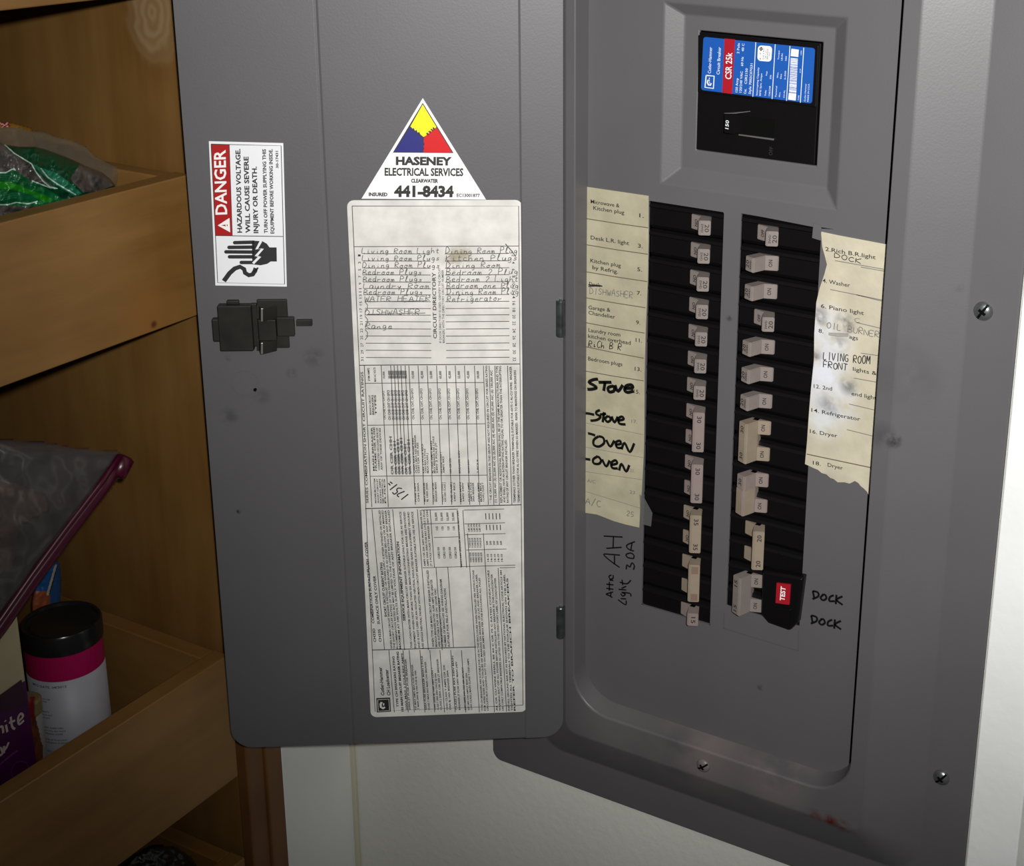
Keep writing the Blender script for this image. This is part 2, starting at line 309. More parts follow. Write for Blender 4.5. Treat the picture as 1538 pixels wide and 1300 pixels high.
def scrawl(bm, s, P0, P1, P2, w_, nrm, mi, lift, jit=.06, slant=0.0):
    n = len(s); U = (P1 - P0); V = P2 - P0; rnd = random.Random(hash(s) % 1000 if False else sum(map(ord, s)))
    for i, ch in enumerate(s):
        if ch == ' ' or ch not in G: continue
        dy = rnd.uniform(-jit, jit); sc = 1 + rnd.uniform(-jit, jit) * 1.5
        for st in G[ch]:
            pts = []
            for (x, y) in st:
                xx = (i + .08 + .8 * x + slant * y) / n; yy = y * sc + dy + rnd.uniform(-jit, jit) * .5
                pts.append(P0 + U * xx + V * yy)
            ribbon(bm, smooth_pts(pts), w_, nrm, mi, lift)
class Px:      # a plane seen through one zoomed crop of the photo
    def __init__(s, f, ox=0, oy=0, sc=1.0): s.f, s.ox, s.oy, s.sc = f, ox, oy, sc
    def __call__(s, x, y): return s.f(x / s.sc + s.ox, y / s.sc + s.oy)

# ================================================================== SETTING
bm = new()
for a, b, c, d in ((-1.6, -.5455, -Z0, .75), (-.2335, -.2015, -Z0, .75), (-.5455, -.2335, -Z0, -.69), (-.5455, -.2335, -.012, .75)): box(bm, a, b, .003, .10, c, d)
link('wall_back', fix(bm), 'wall'); struct(bpy.data.objects['wall_back'])
bm = new(); box(bm, -.1675, 1.0, .030, .10, -Z0, .75)
struct(link('wall_right', fix(bm), 'wall'))
bm = new(); box(bm, -.2013, -.1675, .001, .10, -Z0, .75)
struct(link('trim_1', fix(bm), 'casing', bevel=.0015, label='white painted door casing to the right of the grey panel'))
bm = new(); box(bm, -1.6, 1.0, -2.2, .10, -Z0 - .05, -Z0)
struct(link('floor', fix(bm), 'floor'))
XC = -.7355
bm = new(); box(bm, XC - .012, XC, -.081, .003, -Z0, .75)
struct(link('wall_left', fix(bm), 'wallw', bevel=.0015))
bm = new(); box(bm, XC, XC + .004, -.0005, .003, -Z0, .75)
struct(link('trim_2', fix(bm), 'caulk', bevel=.001))

# ================================================================== PANTRY CABINET
cab = empty('pantry_cabinet', (-1.0, -.5, -Z0), 'open birch pantry cabinet with pull-out trays left of the grey panel door', 'cabinet')
YS = -.1175
bm = new(); box(bm, -1.36, XC - .0125, YS, YS + .018, -Z0 + .001, .6); link('side_panel', fix(bm), 'wood_panel', cab)
bm = new(); box(bm, -1.36, XC - .03, -.95, -.932, -Z0 + .001, .6); link('side_panel', fix(bm), 'wood_panel', cab)
bm = new(); box(bm, -1.378, -1.36, -.95, YS + .018, -Z0 + .001, .6); link('back_panel', fix(bm), 'wood_panel', cab)
bm = new(); box(bm, XC - .0125, XC + .001, -.0985, -.0812, -Z0 + .001, .6); box(bm, XC - .0122, XC - .0015, -.1172, -.0985, -Z0 + .001, .6)
link('face_frame', fix(bm), 'wood_frame', cab, bevel=.0012)
bm = new(); box(bm, XC - .03, XC + .001, -.97, -.935, -Z0 + .001, .6); link('face_frame', fix(bm), 'wood_frame', cab, bevel=.0012)
XR = XC - .004
def tray(zt, zb, label):
    t = empty('pull_out_tray', (-1.0, -.5, zb), label, 'tray', 'pull-out pantry trays')
    bm = new(); box(bm, XR - .015, XR, -.925, YS - .006, zb, zt); link('front_rail', fix(bm), 'wood_rail', t, bevel=.0012)
    bm = new(); box(bm, -1.33, XR - .0153, YS - .0195, YS - .006, zb, zt - .001); link('side_rail', fix(bm), 'wood_side', t, bevel=.0012)
    bm = new(); box(bm, -1.33, XR - .0153, -.925, -.911, zb, zt - .001); link('side_rail', fix(bm), 'wood_side', t, bevel=.0012)
    bm = new(); box(bm, -1.345, -1.3303, -.925, YS - .006, zb, zt); link('back_rail', fix(bm), 'wood_rail', t)
    bm = new(); box(bm, -1.33, XR - .0153, -.9105, YS - .020, zb + .012, zb + .018); link('tray_bottom', fix(bm), 'wood_side', t)
    return t
zA = onX(0, 334, XR).z * .5 + onX(279, 264, XR).z * .5; zAb = onX(0, 582, XR).z * .5 + onX(295, 475, XR).z * .5
zB = onX(340, 985, XR).z; zBb = onX(379, 1146, XR).z * .5 + onX(183, 1300, XR).z * .5
zC = onY(300, 1257, YS - .006).z; zT = onX(0, 17, XR).z
print('TRAY z', zA, zAb, zB, zBb, zC, zT)
tray(zA, zAb, 'birch tray holding the green food bag, level with the danger sticker')
tray(zB, zBb, 'birch tray holding the black-lidded can and purple box')
tray(zC, zC - .1, 'lowest birch tray, dark and partly hidden, at the bottom edge of the photo')
tray(zT + .1, zT, 'topmost birch tray, only its bottom edge showing in the upper left corner')
FA = zAb + .018; FB = zBb + .018; FC = zC - .1 + .018

# ================================================================== ELECTRICAL PANEL
panel = empty('breaker_panel', (-.395, 0, -.7193), 'grey steel electrical breaker panel with its door swung open on the white wall', 'electrical panel')
HH = .015
X0, X1, ZB, ZT = -.5875, -.2018, -.7193, .02
def L3(lp, y): return [Vector((x, y, z)) for x, z in lp]
bm = new()
loft(bm, [L3(loop_rr(X0, X1, ZB, ZT, .008), .0028), L3(loop_rr(X0, X1, ZB, ZT, .008), 0),
          L3(loop_rr(-.543, -.2333, -.6893, -.01, .024), 0), L3(loop_rr(-.5095, -.2708, -.6585, -.035, .009), -HH),
          L3(loop_rr(-.5024, -.2820, -.6350, -.055, .030), -HH), L3(loop_rr(-.5012, -.2835, -.6310, -.06, .028), .0014)])
link('cover_trim', fix(bm), 'grey_cover', panel, bevel=.0016, seg=3)
# dead front plate with openings
PX0, PX1, PZ0, PZ1 = -.506, -.2882, -.64, -.05
m1 = onY(1051, 46, .006); m3 = onY(1226, 249, .006)
HB = (m1.x, m3.x, m3.z, m1.z)
HL = (-.4538, -.3985, -.5420, -.2403); HR = (-.3861, -.3305, -.5235, -.2400); HE = (-.4455, -.3215, -.2275, -.1095)
xs = sorted({PX0, PX1, HL[0], HL[1], HR[0], HR[1], HE[0], HE[1]}); zs = sorted({PZ0, PZ1, HL[2], HL[3], HR[2], HR[3], HE[2], HE[3]})
bm = new(); vc = {}
def gv(x, z, y):
    k = (round(x, 6), round(z, 6), y)
    if k not in vc: vc[k] = bm.verts.new((x, y, z))
    return vc[k]
for i in range(len(xs) - 1):
    for j in range(len(zs) - 1):
        cx_, cz_ = (xs[i] + xs[i + 1]) / 2, (zs[j] + zs[j + 1]) / 2
        if any(h[0] < cx_ < h[1] and h[2] < cz_ < h[3] for h in (HL, HR, HE)): continue
        bm.faces.new((gv(xs[i], zs[j], 0), gv(xs[i + 1], zs[j], 0), gv(xs[i + 1], zs[j + 1], 0), gv(xs[i], zs[j + 1], 0)))
for h in (HL, HR):                       # turned-in edges of the two slots
    lp = [gv(h[0], h[2], 0), gv(h[1], h[2], 0), gv(h[1], h[3], 0), gv(h[0], h[3], 0)]
    lq = [bm.verts.new((v.co.x, .0015, v.co.z)) for v in lp]
    for i in range(4): bm.faces.new((lp[i], lp[(i + 1) % 4], lq[(i + 1) % 4], lq[i]))
# pressed-in well round the main breaker: rings must share the plate's vertices along the edge
def ring_pts(h, y):
    X = sorted({x for x in xs if h[0] <= x <= h[1]} | {h[0], h[1]}); Z = sorted({z for z in zs if h[2] <= z <= h[3]} | {h[2], h[3]})
    return [(x, h[2]) for x in X] + [(h[1], z) for z in Z[1:]] + [(x, h[3]) for x in X[::-1][1:]] + [(h[0], z) for z in Z[::-1][1:-1]]
rp = ring_pts(HE, 0); o_ = [gv(x, z, 0) for x, z in rp]
def remap(p, a, b): return (b[0] + (p[0] - a[0]) / (a[1] - a[0]) * (b[1] - b[0]), b[2] + (p[1] - a[2]) / (a[3] - a[2]) * (b[3] - b[2]))
HI = (-.4335, -.3305, -.2165, -.1170)
i_ = [bm.verts.new((remap(p, HE, HI)[0], .006, remap(p, HE, HI)[1])) for p in rp]
k_ = [bm.verts.new((remap(p, HE, HB)[0], .006, remap(p, HE, HB)[1])) for p in rp]
l_ = [bm.verts.new((remap(p, HE, HB)[0], .0075, remap(p, HE, HB)[1])) for p in rp]
for A_, B_ in ((o_, i_), (i_, k_), (k_, l_)):
    for i in range(len(A_)): bm.faces.new((A_[i], A_[(i + 1) % len(A_)], B_[(i + 1) % len(A_)], B_[i]))
link('dead_front', fix(bm), 'grey_plate', panel, bevel=.0011, seg=3)
bm = new(); box(bm, -.545, -.234, .090, .094, -.6895, -.0125); box(bm, -.545, -.543, .004, .090, -.6895, -.0125); box(bm, -.236, -.234, .004, .090, -.6895, -.0125); box(bm, -.543, -.236, .004, .090, -.6895, -.6875); box(bm, -.543, -.236, .004, .090, -.0145, -.0125)
link('enclosure', fix(bm), 'void', panel)
# outline of the punched blank under the right-hand slot
bm = new()
for a, b in (((1088, 919), (1087, 943)), ((1087, 943), (1199, 977)), ((1199, 977), (1200, 945))):
    ribbon(bm, [onY(*a), onY(*b)], .0007, Vector((0, -1, 0)), 0, Vector((0, -.00025, 0)))
link('knockout_seam', fix(bm), mat('seam_shadow_paint', (.085, .082, .088), .5), panel)

# ---- screws
def screw(px_, py_, Y, r, ang, label, mt='steel', parent=panel):
    c = onY(px_, py_, Y); bm = new()
    lathe(bm, [(r, 0), (r * .98, r * .14), (r * .82, r * .34), (r * .55, r * .47), (r * .2, r * .53)], 28, c + Vector((0, .0002, 0)), Vector((0, -1, 0)))
    o = link('screw', fix(bm), mt, parent, smooth=True, label=label)
    bm = new()
    for k, (aa, ln, wd) in enumerate(((ang, r * .93, r * .13), (ang + math.pi / 2, r * .42, r * .16))):
        d = Vector((math.cos(aa), 0, math.sin(aa))); s = Vector((-math.sin(aa), 0, math.cos(aa))) * wd
        N_ = 10; prev = None
        for i in range(N_ + 1):
            t = -1 + 2 * i / N_; q = abs(t * ln / r); h = r * (.53 - .40 * q ** 2.4) + .00015
            A = bm.verts.new(c + d * (t * ln) + s + Vector((0, -h, 0))); B = bm.verts.new(c + d * (t * ln) - s + Vector((0, -h, 0)))
            if prev: bm.faces.new((prev[0], prev[1], B, A))
            prev = (A, B)
    link('screw_slot', fix(bm), 'void', o)
screw(1477, 467, 0, .0060, math.radians(58), 'zinc pan-head screw halfway up the right flange')
screw(1414, 1167, 0, .0057, math.radians(50), 'darker pan-head screw low on the right flange')
screw(1056.5, 1149, -HH, .0053, math.radians(38), 'painted grey screw in the bottom frame rail', 'grey_cover')

# ---- hinges
for (a, b) in ((451, 505), (911, 957)):
    q0 = onY(841.5, a, -.020); q1 = onY(841.5, b, -.020)
    bm = new(); lathe(bm, [(.0029, 0), (.0033, .0006), (.0033, q0.z - q1.z - .0006), (.0029, q0.z - q1.z)], 16, Vector((q0.x, -.0195, q1.z)))
    h = link('hinge_barrel', fix(bm), 'hinge', panel, smooth=False)
    bm = new(); lathe(bm, [(.0012, 0), (.0012, .0012)], 10, Vector((q0.x, -.0195, q0.z + .0001))); link('hinge_pin', fix(bm), 'steel', h)

# ---- door
door = empty('door', (H.x, H.y, -.66)); door.parent = panel; door.location = Vector((H.x, H.y, -.661)) - panel.location
UW = .2442; DZ0, DZ1, RR = -.6615, -.045, .016
us = sorted(set([0, UW] + [RR * (1 - math.cos(math.radians(a))) for a in range(0, 91, 10)] + [UW - RR * (1 - math.cos(math.radians(a))) for a in range(0, 91, 10)] + [.0275, .0288, .155, .1565, .158] + [UW * i / 16 for i in range(17)]))
def dz(u):
    e = min(u, UW - u)
    return 0 if e >= RR else RR - math.sqrt(max(RR * RR - (RR - e) ** 2, 0))
def doff(u):
    if u < .0281: return .0006
    if abs(u - .1565) < .0005: return -.0005
    return 0.0
bm = new(); rows = []
for u in us:
    d = dz(u); o = doff(u)
    rows.append([bm.verts.new(D(u, DZ0 + d, o)), bm.verts.new(D(u, DZ1 - d, o)), bm.verts.new(D(u, DZ1 - d, o - .0016)), bm.verts.new(D(u, DZ0 + d, o - .0016))])
for i in range(len(rows) - 1):
    for k in range(4): bm.faces.new((rows[i][k], rows[i][(k + 1) % 4], rows[i + 1][(k + 1) % 4], rows[i + 1][k]))
bm.faces.new(rows[0]); bm.faces.new(rows[-1])
bmesh.ops.dissolve_degenerate(bm, dist=1e-6, edges=bm.edges[:])
link('door_panel', fix(bm), 'grey_door', door, bevel=.0004, seg=2)

# ---- latch on the door
def LU(x, y): v = onD(x / 7.22 + 300, y / 7.22 + 430); return ((v - H).dot(DU), v.z)
def lbox(bm, x0, y0, x1, y1, o0, o1, mi=0):
    ym = (y0 + y1) / 2; xm = (x0 + x1) / 2
    dbox(bm, LU(x1, ym)[0], LU(x0, ym)[0], LU(xm, y1)[1], LU(xm, y0)[1], o0, o1, mi)
latch = empty('latch', (0, 0, 0)); latch.parent = door; latch.location = D(.2, -.37) - wloc(door)
bm = new(); lbox(bm, 225, 175, 590, 665, .0003, .0072); lbox(bm, 300, 135, 435, 180, .0003, .004); lbox(bm, 570, 170, 640, 640, .0003, .0030)
lbox(bm, 270, 655, 330, 680, .0003, .004); lbox(bm, 545, 640, 600, 678, .0003, .004)
link('latch_housing', fix(bm), 'latch', latch, bevel=.001)
bm = new(); lbox(bm, 150, 325, 260, 575, .0003, .0055); link('latch_tab', fix(bm), 'latch', latch, bevel=.0012)
bm = new(); lbox(bm, 640, 130, 965, 655, .0003, .0028); link('back_plate', fix(bm), 'latch', latch, bevel=.0006)
bm = new(); lbox(bm, 850, 305, 1040, 510, .0028, .0060); link('catch_block', fix(bm), 'latch', latch, bevel=.0006)
bm = new(); lbox(bm, 1055, 348, 1225, 413, .0003, .0034); link('slide_pin', fix(bm), 'latch', latch, bevel=.0004)
bm = new()                                   # bent V cam
prof = [(628, .0035), (650, .0030), (690, .0100), (712, .0098), (770, .0070), (845, .0035)]
for y0_, y1_ in ((190, 330), (560, 680)):
    prev = None
    for x, o in prof:
        cur = []
        for yy, oo in ((y0_, o), (y1_, o), (y1_, o - .0012), (y0_, o - .0012)):
            u, z = LU(x, yy); cur.append(bm.verts.new(D(u, z, oo)))
        if prev:
            for k in range(4): bm.faces.new((prev[k], prev[(k + 1) % 4], cur[(k + 1) % 4], cur[k])).material_index = 1 if 700 < x < 740 else 0
        else: bm.faces.new(cur)
        prev = cur
    bm.faces.new(prev)
link('cam_spring', fix(bm), ['latch', 'chrome'], latch, bevel=.0003)
bm = new(); lbox(bm, 650, 330, 845, 560, .0028, .0062); link('cam_body', fix(bm), 'latch', latch, bevel=.0008)
# punched round blank below the latch
bm = new(); c = onD(368.5, 575.5); K = []
for i in range(33):
    a = 2 * math.pi * i / 32; K.append(c + DU * (.0085 * math.cos(a)) + Vector((0, 0, .0092 * math.sin(a))))
lathe(bm, [(.0092, 0), (.0092, .0004), (.0086, .0004), (.0086, 0.0001)], 40, c, DN, cap0=False, cap1=False)
link('round_blank', fix(bm), 'grey_door', door)
bm = new()
ribbon(bm, [onD(387, 585), onD(386, 590), onD(382, 594), onD(379, 596)], .0009, DN, 0, DN * .0006); ribbon(bm, [onD(385.5, 571), onD(387, 578), onD(388, 584)], .0005, DN, 0, DN * .0006)
link('bare_metal_nick', fix(bm), 'chrome', door)
bm = new(); lathe(bm, [(.0013, 0), (.0013, .0004)], 10, onD(383.5, 585), DN); link('pinhole', fix(bm), 'void', door)

# ---- danger sticker
q = Px(onD, 260, 180, 2.827)
bm = new(); T = DN * .00025
def poly(bm, f, pts, mi, lift): 
    vs = [bm.verts.new(f(x, y) + lift) for x, y in pts]; fc = bm.faces.new(vs); fc.material_index = mi
    if fc.normal.length == 0: fc.normal_update()
def line(bm, f, pts, wd, mi, lift, nrm=DN): ribbon(bm, [f(x, y) for x, y in pts], wd, nrm, mi, lift)
prism(bm, [q(152, 90), q(468, 98), q(483, 707), q(180, 702)], T, 0)
poly(bm, q, [(163, 103), (238, 105), (252, 491), (180, 489)], 1, T * 1.5)
line(bm, q, [(162, 102), (459, 109), (474, 696), (190, 690), (162, 102)], .0005, 2, T * 1.9)
line(bm, q, [(180, 490), (467, 494)], .0005, 2, T * 1.9); line(bm, q, [(239, 104), (252, 491)], .0004, 2, T * 1.9)
put(bm, 'DANGER', q(229, 400), q(222, 126), q(180, 402), 3, T * 2, .02)
poly(bm, q, [(243, 476), (240, 415), (190, 447)], 3, T * 2)
poly(bm, q, [(224, 451), (223, 443), (204, 446)], 1, T * 2.3); poly(bm, q, [(233, 450), (232, 443), (228, 443), (229, 450)], 1, T * 2.3)
for s, a, b, h in (('HAZARDOUS VOLTAGE.', (293, 478), (285, 122), 20), ('WILL CAUSE SEVERE', (328, 479), (320, 155), 20), ('INJURY OR DEATH.', (362, 480), (355, 197), 20),
                   ('TURN OFF POWER SUPPLYING THIS', (402, 480), (394, 123), 15), ('EQUIPMENT BEFORE WORKING INSIDE.', (429, 482), (422, 123), 15), ('30-17431', (448, 204), (446, 131), 11)):
    put(bm, s, q(*a), q(*b), q(a[0] - h, a[1]), 2, T * 2, .034)
def bar(x0, y0, x1, y1, w_):
    d = Vector((x1 - x0, y1 - y0)); d.normalize(); s = Vector((-d.y, d.x)) * w_ / 2; P = []
    for i in range(7):
        a = math.pi * i / 6; P.append((x0 - d.x * math.sin(a) * w_ / 2 + s.x * math.cos(a), y0 - d.y * math.sin(a) * w_ / 2 + s.y * math.cos(a)))
    P += [(x1 - s.x, y1 - s.y), (x1 + s.x, y1 + s.y)]; poly(bm, q, P, 2, T * 2.1)
bar(262, 520, 345, 518, 15); bar(238, 540, 345, 539, 15); bar(225, 559, 345, 560, 15); bar(240, 580, 345, 580, 15); bar(290, 604, 345, 604, 15)
poly(bm, q, [(335, 511), (380, 514), (398, 524), (410, 540), (440, 540), (441, 600), (415, 600), (400, 610), (372, 616), (337, 612)], 2, T * 2.1)
line(bm, q, [(374, 513), (355, 548), (381, 545), (352, 578), (370, 578), (340, 608)], .0016, 0, T * 2.6)
line(bm, q, [(216, 683), (240, 650), (262, 630), (285, 622), (302, 632), (306, 648), (322, 658), (338, 655), (348, 640), (352, 628)], .0030, 2, T * 2.1)
line(bm, q, [(340, 645), (362, 626)], .0010, 2, T * 2.1); line(bm, q, [(340, 640), (356, 640)], .0010, 2, T * 2.1)
link('danger_sticker', bm, ['white', 'red', 'ink', 'whiteb'], door, label='white and red danger hazardous voltage sticker')

# ---- triangular sticker
q = Px(onD, 500, 130, 3.022)
bm = new()
prism(bm, [q(408, 52), q(130, 508), q(695, 512)], T, 0)
poly(bm, q, [(408, 73), (272, 299), (548, 301)], 1, T * 1.5)
zig = [(352, 180), (362, 190), (367, 187), (373, 200), (380, 196), (385, 208), (392, 205), (398, 217), (412, 228)]
zag = [(412, 228), (425, 220), (428, 208), (437, 212), (441, 199), (450, 203), (454, 190), (462, 193), (470, 182)]
poly(bm, q, [(408, 80)] + zig + zag[1:], 2, T * 2)
poly(bm, q, [(350, 184), (278, 296), (408, 297), (409, 288), (413, 280), (408, 270), (414, 262), (409, 250), (411, 232)] + zig[::-1][1:-1], 3, T * 2)
poly(bm, q, [(472, 186)] + zag[::-1][1:-1] + [(414, 232), (412, 250), (417, 262), (411, 270), (416, 280), (412, 288), (411, 297), (542, 298)], 4, T * 2)
for (x, y) in ((364, 197), (374, 205), (384, 213), (394, 219), (430, 215), (440, 206), (450, 197), (459, 190)): line(bm, q, [(x - 5, y - 5), (x + 5, y + 4)], .0009, 1, T * 2.6)
for s, a, b, h, bo in (('HASENEY', (286, 353), (540, 355), 37, .05), ('ELECTRICAL SERVICES', (235, 402), (592, 404), 35, .035), ('CLEARWATER', (355, 434), (478, 435), 17, .05),
                   ('441-8434', (278, 497), (548, 498), 50, .05), ('INSURED', (163, 495), (248, 496), 16, .05), ('EC13001877', (562, 499), (667, 500), 15, .03)):
    put(bm, s, q(*a), q(*b), q(a[0], a[1] - h), 1, T * 2, bo)
link('company_sticker', bm, ['whiteb', 'ink', 'yel', 'blue2', 'red2'], door, label='white triangular sticker with yellow, blue and red triangle')

# ---- circuit directory sheet
bm = new()
TLc, TRc, BRc, BLc = onD(521, 300.5), onD(784, 300), onD(791, 1068), onD(557, 1076.5)
def rsheet():
    P = []; r = .0045; cs = [TLc, TRc, BRc, BLc]
    for i, c in enumerate(cs):
        p = (cs[i - 1] - c).normalized(); n = (cs[(i + 1) % 4] - c).normalized(); ctr = c + p * r + n * r
        for k in range(6):
            a = math.pi / 2 * k / 5; P.append(ctr - n * r * math.cos(a) - p * r * math.sin(a))
    return P
prism(bm, rsheet(), T, 0)
q = Px(onD, 0, 0, 1); Lf = T * 1.8; lw = .00046
# outer rule
line(bm, q, [(529, 309), (779, 309), (785.5, 1058)], lw, 1, Lf); line(bm, q, [(529, 309), (563.5, 1067.5), (785.5, 1058)], lw, 1, Lf)
line(bm, q, [(532, 370), (779, 369)], lw, 1, Lf); line(bm, q, [(540, 548), (780.5, 546)], lw * 1.3, 1, Lf)
q4 = Px(onD, 500, 130, 3.022)
ys_ = [757, 790, 822, 853, 885, 915, 943, 974, 1005, 1035, 1065, 1098, 1130, 1163, 1195, 1228]
for i, y in enumerate(ys_):
    s = i * .7
    line(bm, q4, [(140 + s, y), (443 + s * .4, y + 1)], lw, 1, Lf); line(bm, q4, [(508 + s * .6, y + 1), (800 + s * .15, y - 1)], lw, 1, Lf)
    a = str(2 * i + 1); b = str(2 * i + 2); hh = 9 * len(a)
    put(bm, a, q4(126 + s * 1.3, y + hh / 2 + 8), q4(126 + s * 1.3, y - hh / 2 + 8), q4(114 + s * 1.3, y + hh / 2 + 8), 1, Lf, .01)
    hh = 9 * len(b); put(bm, b, q4(812 + s * .5, y - hh / 2 + 8), q4(812 + s * .5, y + hh / 2 + 8), q4(826 + s * .5, y - hh / 2 + 8), 1, Lf, .01)
put(bm, 'CIRCUIT DIRECTORY', q4(472, 1142), q4(466, 842), q4(456, 1142), 1, Lf, .02)
put(bm, 'IF DOOR DIRECTORY IS USED, IDENTIFY THE CIRCUIT', q4(493, 1162), q4(488, 820), q4(483, 1162), 1, Lf, .01)
put(bm, 'BREAKERS WITH THE DIRECTORY CIRCUIT NUMBER', q4(508, 1162), q4(503, 830), q4(498, 1162), 1, Lf, .01)
LHx = ['Living Room Light', 'Living Room Plugs', 'Dining Room Plugs', 'Bedroom Plugs', 'Bedroom Plugs', 'Laundry Room', 'Bedroom Plugs', 'WATER HEATER', '', 'DISHWASHER', '', 'Range']
RHx = ['Dining Room Plug', 'Kitchen Plugs', 'Dining Room', 'Bedroom 2 Plug', 'Bedroom 2 Light', 'Bedroom one Plug', 'Dining Room Plug', 'Refrigerator']
for i, s in enumerate(LHx):
    if s: x0 = 130 + i * 1.5; scrawl(bm, s, q4(x0, ys_[i] - 1), q4(x0 + 22 * len(s) * (.95 if len(s) > 12 else 1.15), ys_[i] - 2), q4(x0 + 3, ys_[i] - 25), .00045, DN, 2, Lf * 1.3, .07)
for i, s in enumerate(RHx):
    x0 = 510 + i; scrawl(bm, s, q4(x0, ys_[i]), q4(x0 + (330 if len(s) > 12 else 250), ys_[i] - 3), q4(x0 + 3, ys_[i] - 26), .00045, DN, 2, Lf * 1.3, .07)
line(bm, q4, [(160, 975), (430, 970)], .0005, 2, Lf * 1.4); line(bm, q4, [(160, 1032), (420, 1026)], .0005, 2, Lf * 1.4)
for y in (985, 1050, 1110): line(bm, q4, [(146, y - 10), (158, y + 5), (156, y + 25), (146, y + 38)], .0005, 2, Lf * 1.4)
line(bm, q4, [(783, 712), (812, 745), (830, 770)], .0007, 2, Lf * 1.4)
# table of ratings
q5 = Px(onD, 520, 530, 4.333)
put(bm, 'SERIES COMBINATION SHORT CIRCUIT RATINGS', q5(146, 975), q5(110, 120), q5(130, 975), 1, Lf, .02)
def vl(x0, x1, y0=78, y1=1000, wd=lw): line(bm, q5, [(x0, y0), (x1, y1)], wd, 1, Lf)
def xat(x, y): return x + (y - 78) / 922 * (27 + (1120 - x) / 1000 * 22)    # columns lean with the sheet
for x in (118, 228, 408, 468, 527, 588, 650, 710, 770, 835, 893, 930, 967, 1050): vl(x, xat(x, 1000), 80, 985 if x > 228 else 1000)
for x in (290, 312, 334, 356, 384): vl(x, xat(x, 780), 80, 780)
for y0, y1 in ((195, 190), (468, 458), (800, 792)): line(bm, q5, [(xat(118, y0), y0), (xat(893, y1), y1)], lw, 1, Lf)
line(bm, q5, [(124, 1010), (1138, 985)], lw * 1.5, 1, Lf)
def up(s, x, ya, yb, h, bold=.006, mi=1): bold = max(bold * 1.6, .028); h *= 1.1; put(bm, s, q5(xat(x, ya), ya), q5(xat(x, yb), yb), q5(xat(x, ya) - h, ya), mi, Lf, bold)
for i, x in enumerate((448, 508, 566, 627, 688, 748, 808, 872)):
    up('CH, CHB, CHT, CH-GFCI', x - 20, 430, 230, 13, .012)
    up(('10,000', '42,000', '22,000', '65,000', '42,000', '22,000', '42,000', '100,000')[i], x - 10, 165, 115, 14, .02)
up('CH, CHB, CHT, CH-GFCI', 240, 430, 245, 12, .012); up('10,000', 248, 165, 118, 12, .02)
for x in (265, 290, 312, 334, 358, 382): up('CH CHB CHT CH GFCI', x + 8, 435, 240, 15, .04, 3); up('OR CSR CHH', x + 8, 790, 600 - (x % 7) * 10, 15, .04, 3)
for x in (274, 286, 298, 310, 322, 334, 346, 358, 370, 382): up('22,000', x + 8, 165, 112, 11, .06, 3)
for i, x in enumerate((150, 165)): up(('MAIN BREAKER', 'FRAME OR FUSE')[i], x, 765, 480, 10, .01)
for i, x in enumerate((185, 203)): up(('CONNECTED ON LOAD SIDE OF', 'ANY OF THESE DEVICES')[i], x, 760, 485, 10, .01)
for i, x in enumerate((140, 158, 175)): up(('BRANCH CIRCUIT', 'BREAKERS', 'TYPES')[i], x + 8, 400, 270, 11, .02)
up('MAX AC VOLTS', 190, 185, 92, 12, .02); up('SYM AMPS', 150, 180, 95, 12, .02)
for i, x in enumerate((150, 168, 185, 200, 215)): up(('MAXIMUM SYSTEM', 'SHORT CIRCUIT', 'RATING AMPS', 'RMS SYMMETRICAL', 'FUSES')[i], x, 975, 815, 9, .01)
rr = random.Random(3); wl = ['MAX', 'AMPS', 'CLASS J', 'CLASS T', 'RK5', 'BJ 100A', 'CSR 25K', 'CHH', 'BREAKER', 'MAIN', '200A', 'FUSE', '2 POLE', '240V', 'JT', 'KES']
def junk(n): 
    s = ''
    while len(s) < n: s += rr.choice(wl) + ' '
    return s.strip()
for k, x in enumerate((425, 440, 455, 485, 500, 515, 545, 560, 575, 605, 620, 665, 725, 785, 845)):
    ln = (230, 250, 200, 190, 160, 130, 210, 240, 200, 140, 110, 100, 150, 90, 90)[k]; up(junk(ln // 13), x - 8, 780, 780 - ln, 10, .006)
for k, x in enumerate((425, 445, 485, 503, 545, 562, 605, 622, 665, 685, 725, 742, 780, 795, 810, 845, 860, 875)): up(junk(9), x - 8, 965, 840, 10, .006)
for s, x, ya in (('* THE CIRCUIT BREAKERS IN THIS GROUP ARE NOT REQUIRED IN CIRCUIT FOR SERIES RATING', 918, 80), ('(1) 10,000 AIC (2) 22,000 AIC (3) 25,000 AIC (4) 42,000 AIC (5) 65,000 AIC (6) 100,000 AIC', 950, 110),
             ('REPLACEMENT OR ADDITIONAL BREAKERS SHALL BE OF THE SAME MANUFACTURER AND TYPE', 988, 82), ('AND SHALL HAVE AN INTERRUPTING RATING EQUAL TO OR GREATER THAN THE INTERRUPTING', 1008, 82), ('RATING OF ANY CIRCUIT BREAKER INSTALLED.', 1030, 560),
             ('TERMINALS (OTHER THAN BREAKER TERMINALS) SUITABLE FOR 60/75 C AL-CU WIRE.  BREAKER', 1076, 85), ('TERMINALS SUITABLE FOR AL-CU WIRE WHEN SO MARKED.  REFER TO MARKINGS ON BREAKERS', 1104, 110)): up(s, x, 972, ya, 13, .008)
scrawl(bm, '1751=', q5(410, 930), q5(300, 815), q5(365, 965), .0009, DN, 1, Lf * 1.3, .1)
